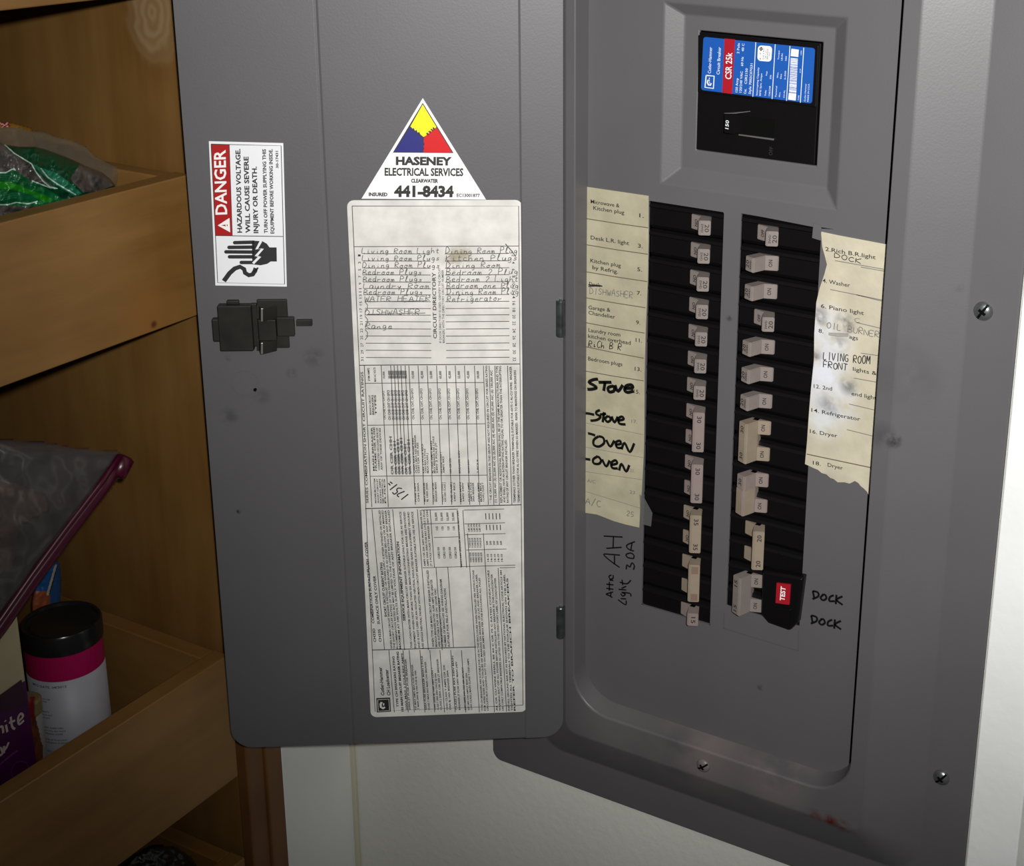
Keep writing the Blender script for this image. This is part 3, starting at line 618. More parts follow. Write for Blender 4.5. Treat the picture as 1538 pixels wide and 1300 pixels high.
# lower block
q6 = Px(onD, 520, 800, 4.333)
def x6(x, y): return x + (y - 760) / 760 * (42 + (1120 - x) / 1000 * 30)
def up6(s, x, ya, yb, h, bold=.006): bold = max(bold * 1.6, .03); h *= 1.12; put(bm, s, q6(x6(x, ya), ya), q6(x6(x, yb), yb), q6(x6(x, ya) - h, ya), 1, Lf, bold)
def v6(x, ya, yb, wd=lw): line(bm, q6, [(x6(x, ya), ya), (x6(x, yb), yb)], wd, 1, Lf)
def h6(xa, xb, y, wd=lw): line(bm, q6, [(x6(xa, y), y), (x6(xb, y), y - (xb - xa) * .03)], wd, 1, Lf)
up6('CH33D    COMBINATION SURFACE/FLUSH  COVER', 200, 708, 55, 15, .02); up6('CH33S    SURFACE ONLY COVER', 235, 708, 275, 15, .02)
v6(250, 760, -155); h6(170, 845, 760, lw * 1.4); v6(380, 760, -155)
up6('SHORT CIRCUIT CURRENT RATING', 285, 545, 190, 14, .025)
body = ['WHEN A MAIN CIRCUIT BREAKER IS INSTALLED OR WHERE SUPPLY IS EITHER INTENDED OR INSTALLED', 'THE SHORT CIRCUIT RATING OF THIS PANELBOARD IS AS LISTED BELOW OR AS MARKED',
        'IN COMBINATION RATED BUT MAY BE LIMITED TO THE LOWEST RATING OF ANY BREAKER', 'MAXIMUM AT 240 VOLTS SUPPLY VOLTAGE OF ANY BREAKER INSTALLED']
for i, s in enumerate(body): up6(s, 302 + i * 19, 752, -150, 11)
up6('SERVICE EQUIPMENT INFORMATION', 402, 570, 55, 15, .025)
for i, s in enumerate(['THIS LOADCENTER WITH MAIN CIRCUIT BREAKER SUITABLE ONLY FOR USE AS SERVICE', 'EQUIPMENT WHEN NOT MORE THAN SIX MAIN DISCONNECTING MEANS ARE PROVIDED', 'AND IS NOT USED AS AN ISOLATED NEUTRAL INSULATED BARE IN EQUIPMENT GROUND',
                       'USE SINGLE NEUTRAL PANELS WITH MAIN CIRCUIT BREAKER SUITABLE FOR USE AS SERVICE']): up6(s, 432 + i * 25, 748, -140, 11)
v6(535, 760, -155)
for i, s in enumerate(['WHEN TYPE CSR MAIN CIRCUIT BREAKER IS INSTALLED', 'BRANCH BREAKERS RATED 10,000 AMPS OR GREATER', 'ARE SUITABLE FOR USE ON 120/240 VAC', 'INTERRUPTING CAPACITY AVAILABLE']): up6(s, 575 + i * 20, 740, 240 + i * 60, 12, .02)
for i, s in enumerate(['NUMBER OF BRANCHES SEE WIRING DIAGRAM', 'SUITABLE FOR FIELD INSTALLATION']): up6(s, 655 + i * 22, 740, 300 + i * 60, 12, .01)
v6(625, 760, 220); v6(700, 745, 220); v6(840, 1165, 0); v6(940, 1165, 0); v6(1020, 1160, 225); h6(540, 1130, 225); h6(625, 780, 28); h6(825, 1080, 110); h6(825, 1080, 10)
for y in (-60, -150): h6(560, 790, y); h6(825, 1080, y)
for x in (560, 580, 600, 792): up6(junk(34), x, 215, -150, 10)
v6(615, 225, -150); v6(785, 225, -150); v6(820, 225, -150)
for x in (655, 690, 727, 762):
    up6('CSR2150', x, 165, 90, 12, .02); up6('125', x, -20, -45, 12, .02); up6('22,000', x, -80, -135, 12, .02)
for k in range(5): up6('WIRE SIZE', 855 + k * 17, 190, 125, 10, .015); up6('TORQUE', 855 + k * 17, 95, 30, 10, .015); up6('LBS IN', 855 + k * 17, -10, -60, 10, .015)
for k in range(5): up6('14-10', 965 + k * 22, 185, 135, 11, .02); up6('20', 965 + k * 22, 78, 50, 11, .02); v6(962 + k * 22, -20, -55, .0006); v6(962 + k * 22, -90, -130, .0006)
lo = ['TYPE CH BREAKERS ARE SUITABLE FOR USE IN THIS ENCLOSURE WHEN INSTALLED PER INSTRUCTIONS', 'FOR WIRE SIZES AND TORQUES SEE MARKING ON BREAKER OR LUG AND BREAKER LABEL', 'CIRCUITS BUS LOADING NOT TO EXCEED 200 AMPS MAX PER STAB INCLUDING ALL POLES',
      'AL OR CU WIRE SHALL BE 60 C OR 75 C RATED CONDUCTORS', 'WARNING SHUT OFF ALL POWER BEFORE INSTALLING ANY BREAKER IN THIS LOADCENTER', 'USE ONLY COMPATIBLE BREAKERS AS LISTED ON THIS DIRECTORY LABEL OF LOADCENTER', 'INSTALL GROUND BAR KIT AS REQUIRED BY NATIONAL ELECTRICAL CODE ARTICLE 384',
      'TIGHTEN ALL TERMINALS TO THE TORQUE SHOWN ON THE LABEL', 'REFER TO BRANCH BREAKERS']
for i, x in enumerate((866, 884, 902, 962, 982, 1002, 1042, 1062, 1080)): up6(lo[i], x, 1155, 240 + (i % 3) * 25, 10, .008)
v6(278, 1165, 760); v6(370, 1165, 760); h6(1030, 1130, 225)
for x in (430, 500, 565, 630, 700, 770): v6(x - 20, 1165, 760)
up6('TYPE CH BREAKERS RATING', 310, 1130, 800, 13, .02); up6('155 MAIN CIRCUIT BREAKER RATING', 340, 1160, 770, 13, .03)
for i, x in enumerate((372, 392, 432, 450, 500, 520, 560, 580, 600, 640, 660, 700, 722, 760, 782, 800)): up6(junk(24 + i % 9), x - 6, 1150, 780 + (i * 37) % 130, 10, .006)
up6('Cutler-Hammer', 222, 1055, 870, 20, .012); up6('CH Loadcenter', 262, 1055, 885, 20, .012)
poly(bm, q6, [(196, 1072), (286, 1068), (292, 1160), (200, 1166)], 1, Lf); line(bm, q6, [(205, 1082), (278, 1078), (283, 1152), (209, 1157), (205, 1082)], .0005, 0, Lf * 1.4)
line(bm, q6, [(232, 1098), (224, 1110), (226, 1130), (240, 1138), (252, 1130)], .0016, 0, Lf * 1.4); line(bm, q6, [(240, 1112), (248, 1112)], .0020, 0, Lf * 1.4)
link('circuit_directory', bm, ['sheet', 'ink', 'pen', mat('grey_smudged_print', (.16, .155, .15), .6)], door, label='tall cream circuit directory card with pen entries and fine print')

# ---- paper strips on the dead front
NY = Vector((0, -1, 0)); TY = Vector((0, -.0003, 0))
def flat(x, y): return onY(x, y, -.0008)
bm = new()
LP = [(878, 280), (974, 294), (974, 360), (973, 417), (969.5, 500), (968, 560), (967.5, 640), (967, 674), (964, 735), (961.5, 763), (960, 792), (940, 787.5), (921, 782), (897, 772.5), (874, 769), (874.2, 690), (875.5, 600), (877, 420)]
prism(bm, [flat(*p) for p in LP], Vector((0, .0004, 0)), 0)
q = Px(flat, 860, 260, 3.825); q1 = Px(flat, 860, 560, 3.25); LY = NY * .0002
def typ(q, s, a, b, h, mi=1, bold=.006): put(bm, s, q(*a), q(*b), q(a[0], a[1] - h), mi, LY, bold)
for s, a, b in (('Microwave &', (105, 172), (270, 197)), ('Kitchen plug', (120, 209), (298, 236)), ('1.', (384, 252), (410, 256)), ('Desk L.R. light', (105, 379), (325, 413)), ('3.', (376, 426), (404, 430)),
                ('Kitchen plug', (103, 511), (278, 541)), ('by Refrig.', (115, 550), (262, 576)), ('5.', (372, 561), (400, 565)), ('Dock', (96, 645), (160, 654)), ('7.', (370, 697), (396, 701)),
                ('Garage &', (92, 780), (218, 796)), ('Chandelier', (92, 810), (245, 836)), ('9.', (365, 866), (390, 870)), ('Laundry room', (92, 910), (275, 938)), ('kitchen overhead', (90, 944), (335, 985)), ('11.', (363, 967), (400, 973)),
                ('Bedroom plugs', (90, 1074), (287, 1108)), ('13.', (358, 1132), (396, 1138)), ('15.', (352, 1262), (388, 1268))): typ(q, s, a, b, 22, 1, .01)
for s, a, b in (('17.', (288, 242), (316, 246)), ('21.', (281, 481), (305, 485)), ('A/C', (71, 532), (113, 538)), ('23.', (280, 587), (312, 592))): typ(q1, s, a, b, 16, 3, .004)
line(bm, q, [(92, 640), (172, 648)], .0009, 1, LY * 1.5, NY); line(bm, q, [(92, 650), (165, 645)], .0007, 1, LY * 1.5, NY)
scrawl(bm, 'DISHWASHER', q(97, 690), q(350, 718), q(99, 656), .0005, NY, 2, LY, .06)
scrawl(bm, 'RiCh B R', q(90, 994), q(282, 1018), q(96, 958), .0006, NY, 1, LY, .06)
for a, b in (((65, 258), (435, 313)), ((65, 408), (433, 465)), ((63, 563), (430, 622)), ((62, 712), (420, 772)), ((62, 855), (415, 918)), ((62, 993), (410, 1062)), ((60, 1133), (410, 1192))):
    line(bm, q, [a, ((a[0] + b[0]) / 2, (a[1] + b[1]) / 2 + 2), b], .0006, 4, LY, NY)
for a, b in (((50, 240), (345, 300)), ((48, 358), (345, 412)), ((48, 478), (340, 520)), ((47, 572), (335, 660))): line(bm, q1, [a, b], .0003, 3, LY, NY)
def bold_strokes(q, strokes, wd, mi):
    for st in strokes: ribbon(bm, smooth_pts([q(x, y) for x, y in st], 4), wd, NY, mi, LY * 1.5)
bold_strokes(q, [[(148, 1182), (120, 1185), (95, 1200), (125, 1218), (138, 1232), (110, 1240), (86, 1240)], [(150, 1200), (188, 1200), (225, 1200)], [(188, 1200), (180, 1250)],
                 [(228, 1222), (205, 1232), (212, 1255), (238, 1250), (240, 1228), (226, 1220)], [(245, 1215), (262, 1252), (290, 1215)], [(300, 1236), (345, 1232), (340, 1215), (310, 1220), (300, 1245), (318, 1258), (352, 1250)]], .0024, 5)
bold_strokes(q1, [[(62, 195), (85, 198), (107, 203)], [(135, 180), (118, 188), (118, 200), (138, 212), (120, 228), (88, 232)], [(135, 202), (165, 198)], [(155, 190), (148, 240)], [(175, 208), (160, 222), (172, 238), (188, 225), (175, 208)],
                  [(192, 210), (205, 240), (222, 212)], [(222, 232), (250, 225), (242, 212), (225, 222), (230, 246), (260, 250)],
                  [(76, 293), (95, 298), (112, 304)], [(128, 308), (105, 325), (105, 350), (130, 358), (155, 340), (150, 315), (128, 308)], [(165, 325), (185, 358), (205, 328)], [(212, 348), (235, 345), (232, 330), (212, 338), (218, 362), (240, 365)], [(240, 372), (255, 340), (280, 385), (302, 342)],
                  [(62, 418), (88, 422)], [(125, 405), (102, 420), (105, 440), (130, 442), (140, 425), (125, 405)], [(145, 420), (165, 455), (182, 425)], [(190, 448), (218, 440), (210, 425), (190, 438), (195, 462), (222, 465)], [(228, 475), (240, 442), (262, 480), (278, 448)]], .0020, 5)
scrawl(bm, 'A/C', q1(62, 638), q1(142, 655), q1(64, 608), .0006, NY, 3, LY); scrawl(bm, '25', q1(262, 695), q1(302, 702), q1(264, 672), .0005, NY, 3, LY)
link('paper_strip', bm, ['paper', 'ink', 'pencil', 'pencil', 'inkb', 'marker'], panel, label='left paper strip of circuit names, Microwave at its top')
bm = new()
RP = [(1233, 347.7), (1258, 353), (1332, 367), (1329, 430), (1326, 470), (1321, 540), (1315, 620), (1309, 699), (1305, 744), (1302, 738), (1297, 733), (1293, 730), (1289, 725), (1284, 722), (1276, 726), (1268, 724), (1258, 724), (1252, 719), (1247, 717.5), (1241, 712), (1234, 710), (1228, 705), (1222.5, 703), (1209, 696.5),
      (1212, 664), (1215, 620), (1218, 584), (1222.5, 540), (1223, 500), (1226, 454), (1231, 432.6), (1238, 412), (1242, 397), (1239, 385), (1235, 371)]
prism(bm, [flat(*p) for p in RP], Vector((0, .0004, 0)), 0)
qa = Px(flat, 1180, 330, 5.653); qb = Px(flat, 1180, 540, 5.653)
for s, a, b in (('2.Rich B.R.light', (338, 262), (765, 335)), ('4. Washer', (315, 530), (548, 572)), ('6. Piano light', (300, 745), (665, 808)), ('ags', (540, 1005), (615, 1022)), ('8.', (280, 955), (322, 963))): typ(qa, s, a, b, 34, 1, .008)
for s, a, b in (('lights &', (572, 92), (775, 132)), ('12. 2nd', (240, 238), (395, 262)), ('end light', (560, 300), (772, 340)), ('14. Refrigerator', (220, 440), (635, 520)), ('16. Dryer', (207, 620), (440, 660)), ('18.', (232, 888), (300, 900)), ('Dryer', (358, 905), (486, 935))): typ(qb, s, a, b, 32, 1, .008)
scrawl(bm, 'DOCK', qa(408, 318), qa(650, 372), qa(414, 280), .0005, NY, 1, LY); scrawl(bm, 'OIL BURNER', qa(345, 915), qa(800, 1000), qa(350, 865), .0005, NY, 2, LY)
scrawl(bm, 'LIVING ROOM', qa(318, 1185), qa(720, 1225), qa(322, 1120), .0006, NY, 1, LY); scrawl(bm, 'FRONT', qb(318, 62), qb(528, 95), qb(322, 5), .0006, NY, 1, LY)
scrawl(bm, 'C', qa(580, 865), qa(640, 875), qa(583, 830), .0004, NY, 2, LY)
for k in range(3): line(bm, qa, [(365, 960 + k * 8), (450, 962 + k * 12), (535, 968 + k * 10)], .0004, 2, LY, NY)
for f, a, b in ((qa, (420, 345), (840, 420)), (qa, (640, 400), (840, 435)), (qa, (380, 590), (820, 680)), (qa, (600, 635), (820, 690)), (qa, (600, 870), (800, 918)), (qa, (640, 1130), (790, 1152)), (qb, (580, 155), (775, 190)), (qb, (540, 375), (765, 428)), (qb, (520, 592), (745, 648)), (qb, (180, 800), (725, 915))):
    line(bm, f, [a, b], .0005 if b != (725, 915) else .0007, 2 if b != (725, 915) else 4, LY, NY)
link('paper_strip', bm, ['paper2', 'ink', 'pencil', 'pencil', 'inkb'], panel, label='right paper strip with white stains and a torn lower end')
# ---- marker writing straight on the plate
def plate(x, y): return onY(x, y, -.0002)
q1p = Px(plate, 860, 560, 3.25); q3 = Px(plate, 1080, 600, 3.422)
def mk(q, strokes, wd, name, lab):
    bm = new()
    for st in strokes: ribbon(bm, smooth_pts([q(x, y) for x, y in st], 4), wd, NY, 0, NY * .0001)
    link(name, bm, 'marker', panel, label=lab)
mk(q1p, [[(230, 948), (190, 920), (152, 885), (190, 885), (232, 888)], [(205, 935), (205, 890)], [(152, 795), (245, 800)], [(165, 855), (240, 850)], [(200, 798), (198, 852)],
         [(262, 958), (266, 936), (280, 946), (290, 926), (302, 940), (297, 960)], [(298, 905), (270, 900), (262, 885), (285, 878), (300, 890), (298, 905)], [(300, 868), (275, 860), (265, 840), (305, 822)], [(285, 862), (290, 830)],
         [(195, 1095), (178, 1085), (165, 1078), (198, 1068)], [(185, 1092), (188, 1072)], [(165, 1050), (200, 1055)], [(180, 1062), (180, 1040)], [(165, 1030), (200, 1033)], [(180, 1042), (180, 1018)], [(180, 1010), (200, 1012)], [(190, 985), (178, 992), (185, 1005), (198, 1000), (198, 985)],
         [(222, 1105), (258, 1130), (262, 1110)], [(235, 1100), (262, 1102)], [(235, 1075), (245, 1088), (258, 1078), (240, 1070), (280, 1075), (285, 1090)], [(225, 1055), (262, 1058)], [(240, 1050), (262, 1040)], [(230, 1020), (265, 1028), (285, 1010)], [(245, 1035), (242, 1008)]], .0011, 'marker_note', 'black marker note Attic AH 30A and Light')
def dock(y):
    return [[(482, y - 40), (490, y)], [(482, y - 40), (508, y - 32), (510, y - 12), (480, y + 2)], [(535, y - 20), (522, y - 5), (535, y + 8), (552, y - 2), (545, y - 20), (530, y - 20)], [(590, y - 18), (570, y - 8), (568, y + 12), (595, y + 12)], [(604, y - 20), (600, y + 28)], [(635, y - 12), (605, y + 6), (636, y + 32)]]
mk(q3, dock(1022), .0015, 'marker_note', 'upper black marker word DOCK'); mk(q3, [[(x - 8 , yy) for x, yy in s] for s in dock(1148)], .0015, 'marker_note', 'lower black marker word DOCK')
# clear tape scraps
bm = new(); prism(bm, [flat(961, 742), flat(968, 748), flat(980, 770), flat(978, 790), flat(962, 786)], TY, 0)
link('tape_scrap', bm, film('clear_tape', (.2, .2, .2), .3, .3), panel, label='small scrap of clear tape by the left strip end')
bm = new(); prism(bm, [flat(1222, 335), flat(1234, 338), flat(1233, 361), flat(1220, 357)], TY, 0)
link('tape_scrap', bm, film('clear_tape_grey', (.13, .125, .13), .8, .4), panel, label='small scrap of grey tape over the right breaker column')

# ================================================================== CIRCUIT BREAKERS
PITCH = .01905; ZTOP = -.2403
def body_mesh(poles, x0, x1, up_=0.0):
    bm = new(); n = poles
    for k in range(n):
        z1 = -k * PITCH - .0004; z0 = -(k + 1) * PITCH + .0004; yf = .0016 - up_
        P = [(z0, .028), (z0, yf + .0016), (z0 + .0022, yf), (z1 - .0045, yf), (z1 - .0034, yf - .0020), (z1 - .0014, yf - .0012), (z1, yf + .0014), (z1, .028)]
        a = [bm.verts.new((x0, y, z)) for z, y in P]; b = [bm.verts.new((x1, y, z)) for z, y in P]
        bm.faces.new(a); bm.faces.new(b[::-1])
        for i in range(len(P)): bm.faces.new((a[i], b[i], b[(i + 1) % len(P)], a[(i + 1) % len(P)]))
    me = bpy.data.meshes.new('body'); fix(bm).to_mesh(me); bm.free(); me.materials.append(M['black']); return me
# handle profile: t along the slot, p proud of the breaker face
PROF_PAD = [(0, -.002), (0, .0008), (.0080, .0036), (.0125, .0036), (.0125, -.002)]
PROF_BLK = [(.0078, -.002), (.0078, .0036), (.0113, .0128), (.0126, .0130), (.0188, .0100), (.0135, -.002)]
def handle_mesh(poles, face_txt, pad_txt, s, cols=('tan', 'tan'), rot=1):
    """s=+1: block end to the right; s=-1: block end to the left"""
    bm = new(); hz = .0049
    def ext(prof, z0, z1, mi):
        a = [bm.verts.new((s * t, .0012 - p, z0)) for t, p in prof]; b = [bm.verts.new((s * t, .0012 - p, z1)) for t, p in prof]
        bm.faces.new(a).material_index = mi; bm.faces.new(b[::-1]).material_index = mi
        for i in range(len(prof)): bm.faces.new((a[i], b[i], b[(i + 1) % len(prof)], a[(i + 1) % len(prof)])).material_index = mi
    zc = [-(k + .5) * PITCH for k in range(poles)]
    for z in zc: ext(PROF_PAD, z - hz, z + hz, 0)
    if cols[0] == cols[1]: ext(PROF_BLK, zc[-1] - hz, zc[0] + hz, 0)
    else:
        zm = (zc[0] + zc[-1]) / 2 + .0045; ext(PROF_BLK, zm, zc[0] + hz, 0)
        ext([(t + (.0002 if t > .01 else -.0002), p + .0003) for t, p in PROF_BLK], zc[-1] - hz - .0002, zm, 2)
    bmesh.ops.recalc_face_normals(bm, faces=bm.faces[:])
    bmesh.ops.bevel(bm, geom=[e for e in bm.edges if len(e.link_faces) == 2 and e.calc_face_angle(0) > .3], offset=.00045, segments=2, affect='EDGES')
    # lettering on the end face and on the pad
    def fp(t, z, prof): 
        (t0, p0), (t1, p1) = prof; k = (t - t0) / (t1 - t0); nr = Vector((s * (p0 - p1), -(t1 - t0), 0)).normalized()
        return Vector((s * t, .0012 - (p0 + (p1 - p0) * k), z)) + nr * .0002
    EF = ((.0126, .0130), (.0188, .0100)); PF = ((0, .0008), (.0080, .0036))
    for z in zc:
        big, small = face_txt
        sg = -1 if rot == 1 else 1        # +1 reads downwards, else upwards
        # reading downwards: letters' top points +x
        def wr(txt, tb, tt, hl, PFX, b=.0):
            a = fp(tb, z + hl / 2, PFX); b_ = fp(tb, z - hl / 2, PFX); c = fp(tt, z + hl / 2, PFX)
            if rot != 1: a, b_, c = fp(tt, z - hl / 2, PFX), fp(tt, z + hl / 2, PFX), fp(tb, z - hl / 2, PFX)
            if s < 0:
                a = fp(tt, z + hl / 2, PFX); b_ = fp(tt, z - hl / 2, PFX); c = fp(tb, z + hl / 2, PFX)
                if rot != 1: a, b_, c = fp(tb, z - hl / 2, PFX), fp(tb, z + hl / 2, PFX), fp(tt, z - hl / 2, PFX)
            put(bm, txt, a, b_, c, 1, Vector((0, 0, 0)), b)
        if big: 
            if small: wr(big, .0154, .0180, .0052, EF, .012); wr(small, .0133, .0146, .0058, EF, .02)
            else: wr(big, .0143, .0170, .0050, EF, .012)
        if pad_txt: wr(pad_txt, .0034, .0058, .0048, PF, .02)
    me = bpy.data.meshes.new('handle'); bm.to_mesh(me); bm.free()
    for m in (cols[0], 'ink', cols[1]): me.materials.append(M[m])
    return me
B1L = body_mesh(1, HL[0] + .0005, HL[1] - .0005); B2L = body_mesh(2, HL[0] + .0005, HL[1] - .0005)
B1R = body_mesh(1, HR[0] + .0005, HR[1] - .0005); B2R = body_mesh(2, HR[0] + .0005, HR[1] - .0005)
XL = onY(1037.6, 340, 0).x; XRn = onY(1168.0, 400, 0).x; XOF = onY(1137.0, 350, 0).x
def breaker(colm, pos, bodym, hmesh, xh, label, zt=0.0, hc=None, handle_label=None):
    z = ZTOP - pos * PITCH
    t = empty('circuit_breaker', (0, 0, z), label, 'circuit breaker', 'branch breakers in the ' + colm + ' column')
    t.location.x = xh; b = bpy.data.objects.new('body', bodym); COL.objects.link(b); b.parent = t; b.location = (-xh, 0, 0)
    h = bpy.data.objects.new('handle', hmesh); COL.objects.link(h); h.parent = t
    if handle_label: h['label'] = handle_label
    return t
hL20 = handle_mesh(1, ('20', 'SWD'), 'ON', 1)
namesL = ['Microwave', 'Desk L.R. light', 'Kitchen plug by Refrig.', 'Dishwasher', 'Garage and Chandelier', 'Laundry room', 'Bedroom plugs']
for i in range(7): breaker('left', i, B1L, hL20, XL, 'black single-pole 20 breaker, left column, beside the line ' + namesL[i])
h30 = handle_mesh(2, ('30', ''), 'ON', 1, ('pink', 'pink')); h35 = handle_mesh(2, ('35', ''), 'ON', 1, ('beige', 'beige')); hbl = handle_mesh(2, ('', ''), '', 1, ('beige', 'beige'))
breaker('left', 7, B2L, h30, XL, 'upper of the two double 30 breakers with a long pinkish handle, left column')
breaker('left', 9, B2L, h30, XL, 'lower of the two double 30 breakers with a long pinkish handle, left column')
breaker('left', 11, B2L, h35, XL, 'double breaker marked 35 in the left column')
t = breaker('left', 13, B2L, hbl, XL, 'double breaker with two blank brown patches on its handle, left column')
bm = new()
for k in (0, 1):
    z = -(k + .5) * PITCH + (.001 if k == 0 else -.001)
    for_y = lambda tt: .0012 - (.0130 + (.0100 - .0130) * (tt - .0126) / .0062) - .00025
    vs = [bm.verts.new((a, for_y(a), b)) for a, b in ((.0136, z - .0028), (.0180, z - .0028), (.0180, z + .0028), (.0136, z + .0028))]; bm.faces.new(vs)
me = bpy.data.meshes.new('patch'); bm.to_mesh(me); bm.free(); me.materials.append(mat('brown_patch', (.20, .13, .10), .5))
o = bpy.data.objects.new('blank_patch', me); COL.objects.link(o); o.parent = [c for c in t.children if c.name.startswith('handle')][0]
hs = handle_mesh(1, ('15', ''), '', 1, ('pink', 'pink'))
breaker('left', 15, body_mesh(1, HL[0] + .0005, HL[1] - .0005), hs, XL, 'lowest breaker of the left column, small pale handle over the slot edge')
hR = handle_mesh(1, ('20', 'SWD'), 'ON', -1, rot=0); hRo = handle_mesh(1, ('20', 'SWD'), 'OFF', 1, rot=0)
lr = {0: 'switched-off single breaker at the top of the right column', 1: 'upper of two scratched switched-on 20 breakers between the off breakers, right column', 2: 'lower of two scratched switched-on 20 breakers between the off breakers, right column',
      3: 'switched-off single breaker fourth in the right column, beside Piano light', 4: 'first switched-on single breaker under the second off one, right column', 5: 'middle of three switched-on single breakers above the double ones, right column', 6: 'switched-on single breaker just above the first double one, right column'}
for i in range(7):
    off = i in (0, 3); breaker('right', i, B1R, hRo if off else hR, XOF if off else XRn, lr[i])
h2 = handle_mesh(2, ('30', ''), 'ON', -1, ('beige', 'beige'), rot=0); h2b = handle_mesh(2, ('30', ''), 'ON', -1, ('pink', 'beige'), rot=0)
breaker('right', 7, B2R, h2, XRn, 'double 30 breaker with yellowed C-shaped handle, right column')
breaker('right', 9, B2R, h2b, XRn, 'double breaker whose handle is pink above and beige below, right column', handle_label='pink upper and beige lower handle')
breaker('right', 11, B2R, handle_mesh(2, ('20', ''), '', 1, ('beige', 'beige'), rot=0), XOF, 'switched-off double 20 breaker with one long pale handle, right column')
g = breaker('right', 13, B2R, handle_mesh(2, ('15', ''), 'ON', -1, ('tan', 'tan'), rot=0), XRn, 'double ground-fault breaker with red TEST button at the foot of the right column')
# thicker ground-fault body
bm = new()
def gp(x, y, Y): v = onY(x, y, Y); return Vector((v.x, Y, v.z))
yb = -.0075; ptsb = [(1144, 857), (1206, 868), (1197, 937), (1186, 947.6), (1153.5, 936), (1142, 922.5)]
base = [Vector((onY(x, y, yb).x, 0, onY(x, y, yb).z)) for x, y in ptsb]
cen = sum(base, Vector()) / 6
top = [Vector((p.x + (cen.x - p.x) * .07, yb, p.z + (cen.z - p.z) * .05)) for p in base]
def bump_prism(bm, a, b, back):
    A = [bm.verts.new(Vector((p.x, back, p.z))) for p in a]; B = [bm.verts.new(Vector((p.x, yb + .002, p.z))) for p in a]; Cc = [bm.verts.new(p) for p in b]; n = len(A)
    for X_, Y_ in ((A, B), (B, Cc)):
        for i in range(n): bm.faces.new((X_[i], X_[(i + 1) % n], Y_[(i + 1) % n], Y_[i]))
    bm.faces.new(A[::-1]); bm.faces.new(Cc)
bump_prism(bm, base, top, -.0002)
o = link('test_housing', fix(bm), 'black', g, bevel=.0008)
bm = new(); yt = yb - .0012; q = Px(lambda x, y: onY(x, y, yt), 1000, 740, 6.19)
prism(bm, [q(1030, 838), q(1160, 853), q(1147, 1040), q(1020, 1022)], Vector((0, .0014, 0)), 0); fix(bm)
put(bm, 'TEST', q(1104, 1000), q(1114, 868), q(1060, 996), 1, NY * .0002, .03, .15)
link('test_button', bm, ['labred', 'whiteb'], o, label='red button reading TEST')
bm = new(); prism(bm, [q(1015, 1065), q(1158, 1085), q(1146, 1235), q(1010, 1200)], Vector((0, .0014, 0)), 0); link('button_recess', fix(bm), 'black', o, bevel=.0003)

# ---- main breaker
mb = empty('main_breaker', ((HB[0] + HB[1]) / 2, .006, HB[2]), 'black main breaker with a blue and red label above the two columns', 'circuit breaker')
q = Px(lambda x, y: onY(x, y, .004), 1020, 20, 5.2)
bm = new(); box(bm, HB[0] + .0006, HB[1] - .0006, .0045, .030, HB[2] + .0006, HB[3] - .0006)
link('body', fix(bm), 'black', mb, bevel=.0006)
bm = new(); PB = [q(162, 165), q(1100, 250), q(1078, 728), q(158, 608)]
prism(bm, [p + Vector((0, -.0022, 0)) for p in PB], Vector((0, .0026, 0)), 0)
link('label_block', fix(bm), 'black', mb, bevel=.0005)
bm = new()
def qm(x, y): return onY(x / 5.2 + 1020, y / 5.2 + 20, .00155)
LB = [qm(190, 183), qm(1062, 272), qm(1038, 705), qm(170, 598)]
def rquad(cs, r, n=5):
    P = []
    for i, c in enumerate(cs):
        p = (cs[i - 1] - c).normalized(); nn = (cs[(i + 1) % 4] - c).normalized(); ctr = c + p * r + nn * r
        for k in range(n + 1): a = math.pi / 2 * k / n; P.append(ctr - nn * r * math.cos(a) - p * r * math.sin(a))
    return P
prism(bm, rquad(LB, .0018), Vector((0, .0002, 0)), 0); E = NY * .00012
def pol(pts, mi, k=1): poly(bm, qm, pts, mi, E * k)
def lt(s, a, b, h, mi=2, bold=.004, k=2): put(bm, s, qm(*a), qm(*b), qm(a[0] - h, a[1] - h * .1), mi, E * k, bold)
pol([(355, 196), (438, 204), (415, 630), (337, 619)], 1)
line(bm, qm, [(213, 484), (275, 490), (269, 586), (203, 577), (213, 484)], .0008, 2, E * 2, NY)
line(bm, qm, [(226, 520), (222, 540), (230, 558), (246, 560), (252, 545)], .0009, 2, E * 2, NY); line(bm, qm, [(236, 540), (240, 541)], .0013, 2, E * 2, NY); line(bm, qm, [(234, 508), (240, 509)], .0011, 2, E * 2, NY); line(bm, qm, [(226, 520), (240, 526)], .0006, 2, E * 2, NY)
lt('Cutler-Hammer', (249, 470), (259, 264), 24); lt('Circuit Breaker', (317, 478), (328, 264), 24)
lt('CSR 25k', (408, 516), (416, 308), 48, 2, .012)
for s, a, b in (('150 Amp', (458, 616), (464, 506)), ('2 Pole', (470, 314), (475, 233)), ('120/240 VAC', (489, 618), (499, 452)), ('60 Hz', (501, 412), (505, 340)), ('40 C', (507, 298), (511, 236)), ('Cat.', (524, 628), (527, 590)), ('CSR2150', (530, 552), (538, 430)), ('Style 7002C07G31', (561, 630), (576, 392))): lt(s, a, b, 18)
for a, b in (((600, 226), (577, 650)), ((752, 241), (727, 668)), ((867, 255), (840, 682)), ((975, 268), (948, 697))): line(bm, qm, [a, b], .00045, 2, E * 2, NY)
